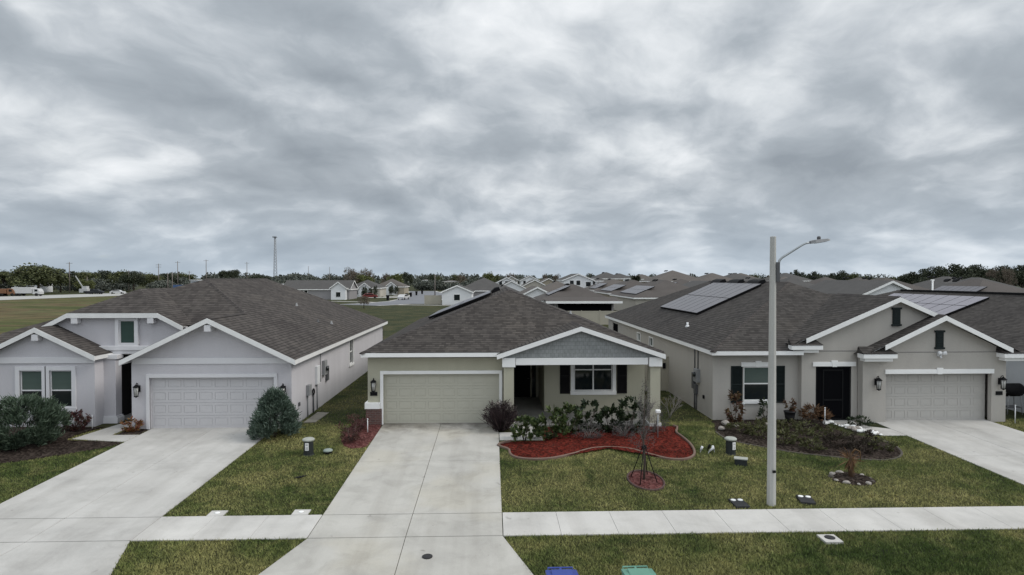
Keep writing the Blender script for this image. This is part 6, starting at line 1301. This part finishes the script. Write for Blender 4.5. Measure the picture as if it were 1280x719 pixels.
n1 = noise(nt, W1, 1.9, 10, .53); n1b = noise(nt, wsft.outputs[0], 1.9, 5, .5)
n2 = noise(nt, P_, .9, 3, .5); n3 = noise(nt, W1, 7.0, 8, .6)
rel = mth('SUBTRACT', n1, n1b)
v = mth('ADD', mth('ADD', mth('MULTIPLY', n1, .52), mth('MULTIPLY', rel, .48)), mth('ADD', mth('MULTIPLY', n2, .50), mth('MULTIPLY', n3, .14)))
def blob(px, py, ang, amt):
    global v
    u_ = (px-640)/770; q_ = -(py-347)/770; yaw = math.atan(25/770); d_ = Vector((u_*math.cos(yaw)+math.sin(yaw), math.cos(yaw)-u_*math.sin(yaw), q_)).normalized()
    dt = N(nt, 'ShaderNodeVectorMath', operation='DOT_PRODUCT'); nt.links.new(D, dt.inputs[0]); dt.inputs[1].default_value = d_
    mr = N(nt, 'ShaderNodeMapRange'); mr.interpolation_type = 'SMOOTHSTEP'; mr.inputs[1].default_value = math.cos(math.radians(ang)); mr.inputs[2].default_value = 1.0; mr.inputs[3].default_value = 0; mr.inputs[4].default_value = amt; nt.links.new(dt.outputs['Value'], mr.inputs[0])
    v = mth('ADD', v, mr.outputs[0])
for b_ in ((50, 110, 9, .05), (120, 210, 10, .06), (220, 50, 15, -.07), (380, 110, 16, -.08), (520, 90, 11, -.05), (860, 60, 17, .07), (700, 180, 9, -.05), (1200, 170, 13, -.05), (1020, 225, 11, -.04), (660, 255, 7, .06), (500, 200, 6, .04), (60, 285, 7, -.05), (930, 290, 10, -.03), (1210, 260, 8, .05)): blob(*b_)
cl_ = ramp(nt, v, [(.38, (.265, .30, .338)), (.525, (.365, .405, .445)), (.595, (.475, .513, .552)), (.65, (.59, .625, .657)), (.715, (.72, .748, .775)), (.83, (.94, .95, .96))])
low = mth('MULTIPLY', mth('POWER', mth('SUBTRACT', 1.0, mth('MULTIPLY', zc, 6.5), clamp=True), 1.4), .5)
cl_ = mixc(nt, low, cl_, (.44, .535, .635))
bs = N(nt, 'ShaderNodeVectorMath', operation='SCALE'); nt.links.new(sky.outputs[0], bs.inputs[0]); bs.inputs['Scale'].default_value = .10
gap = N(nt, 'ShaderNodeMapRange'); gap.inputs[1].default_value = .70; gap.inputs[2].default_value = .80; gap.inputs[3].default_value = 0; gap.inputs[4].default_value = .25; nt.links.new(n3, gap.inputs[0])
cl_ = mixc(nt, gap.outputs[0], cl_, bs.outputs[0])
zb = N(nt, 'ShaderNodeMapRange'); zb.interpolation_type = 'SMOOTHSTEP'; zb.inputs[1].default_value = .42; zb.inputs[2].default_value = .95; zb.inputs[3].default_value = 1.0; zb.inputs[4].default_value = 1.6; nt.links.new(sx.outputs[2], zb.inputs[0])
# overcast behind the camera, out of view, brightened to light the facades
yb = N(nt, 'ShaderNodeMapRange'); yb.interpolation_type = 'SMOOTHSTEP'; yb.inputs[1].default_value = .25; yb.inputs[2].default_value = -.6; yb.inputs[3].default_value = 1.0; yb.inputs[4].default_value = 1.5; nt.links.new(sx.outputs[1], yb.inputs[0])
zb_o = mth('MULTIPLY', zb.outputs[0], yb.outputs[0])
fs_ = N(nt, 'ShaderNodeVectorMath', operation='SCALE'); nt.links.new(cl_, fs_.inputs[0]); nt.links.new(zb_o, fs_.inputs['Scale'])
nt.links.new(fs_.outputs[0], bg.inputs['Color']); bg.inputs['Strength'].default_value = 1.0
sd = bpy.data.lights.new('sun', 'SUN'); sd.energy = 1.6; sd.angle = math.radians(25); sd.color = (1, .95, .88); so_ = bpy.data.objects.new('sun', sd); link(so_)
so_.rotation_euler = SUN.to_track_quat('Z', 'Y').to_euler()
# ------------------------------------------------------------------ camera
cd = bpy.data.cameras.new('camera'); cam = bpy.data.objects.new('camera', cd); link(cam); SC.camera = cam
cd.sensor_width = 36; cd.lens = 770/1280*36; cd.clip_end = 6000; cd.clip_start = .1
cam.location = (0, 0, 6.17); cam.rotation_euler = (PI/2-math.atan(12.5/770), 0, -math.atan(25/770))
SC.view_settings.view_transform = 'Standard'; SC.view_settings.look = 'None'; SC.view_settings.exposure = 0.2; SC.view_settings.gamma = 1
SC.render.engine = 'CYCLES'
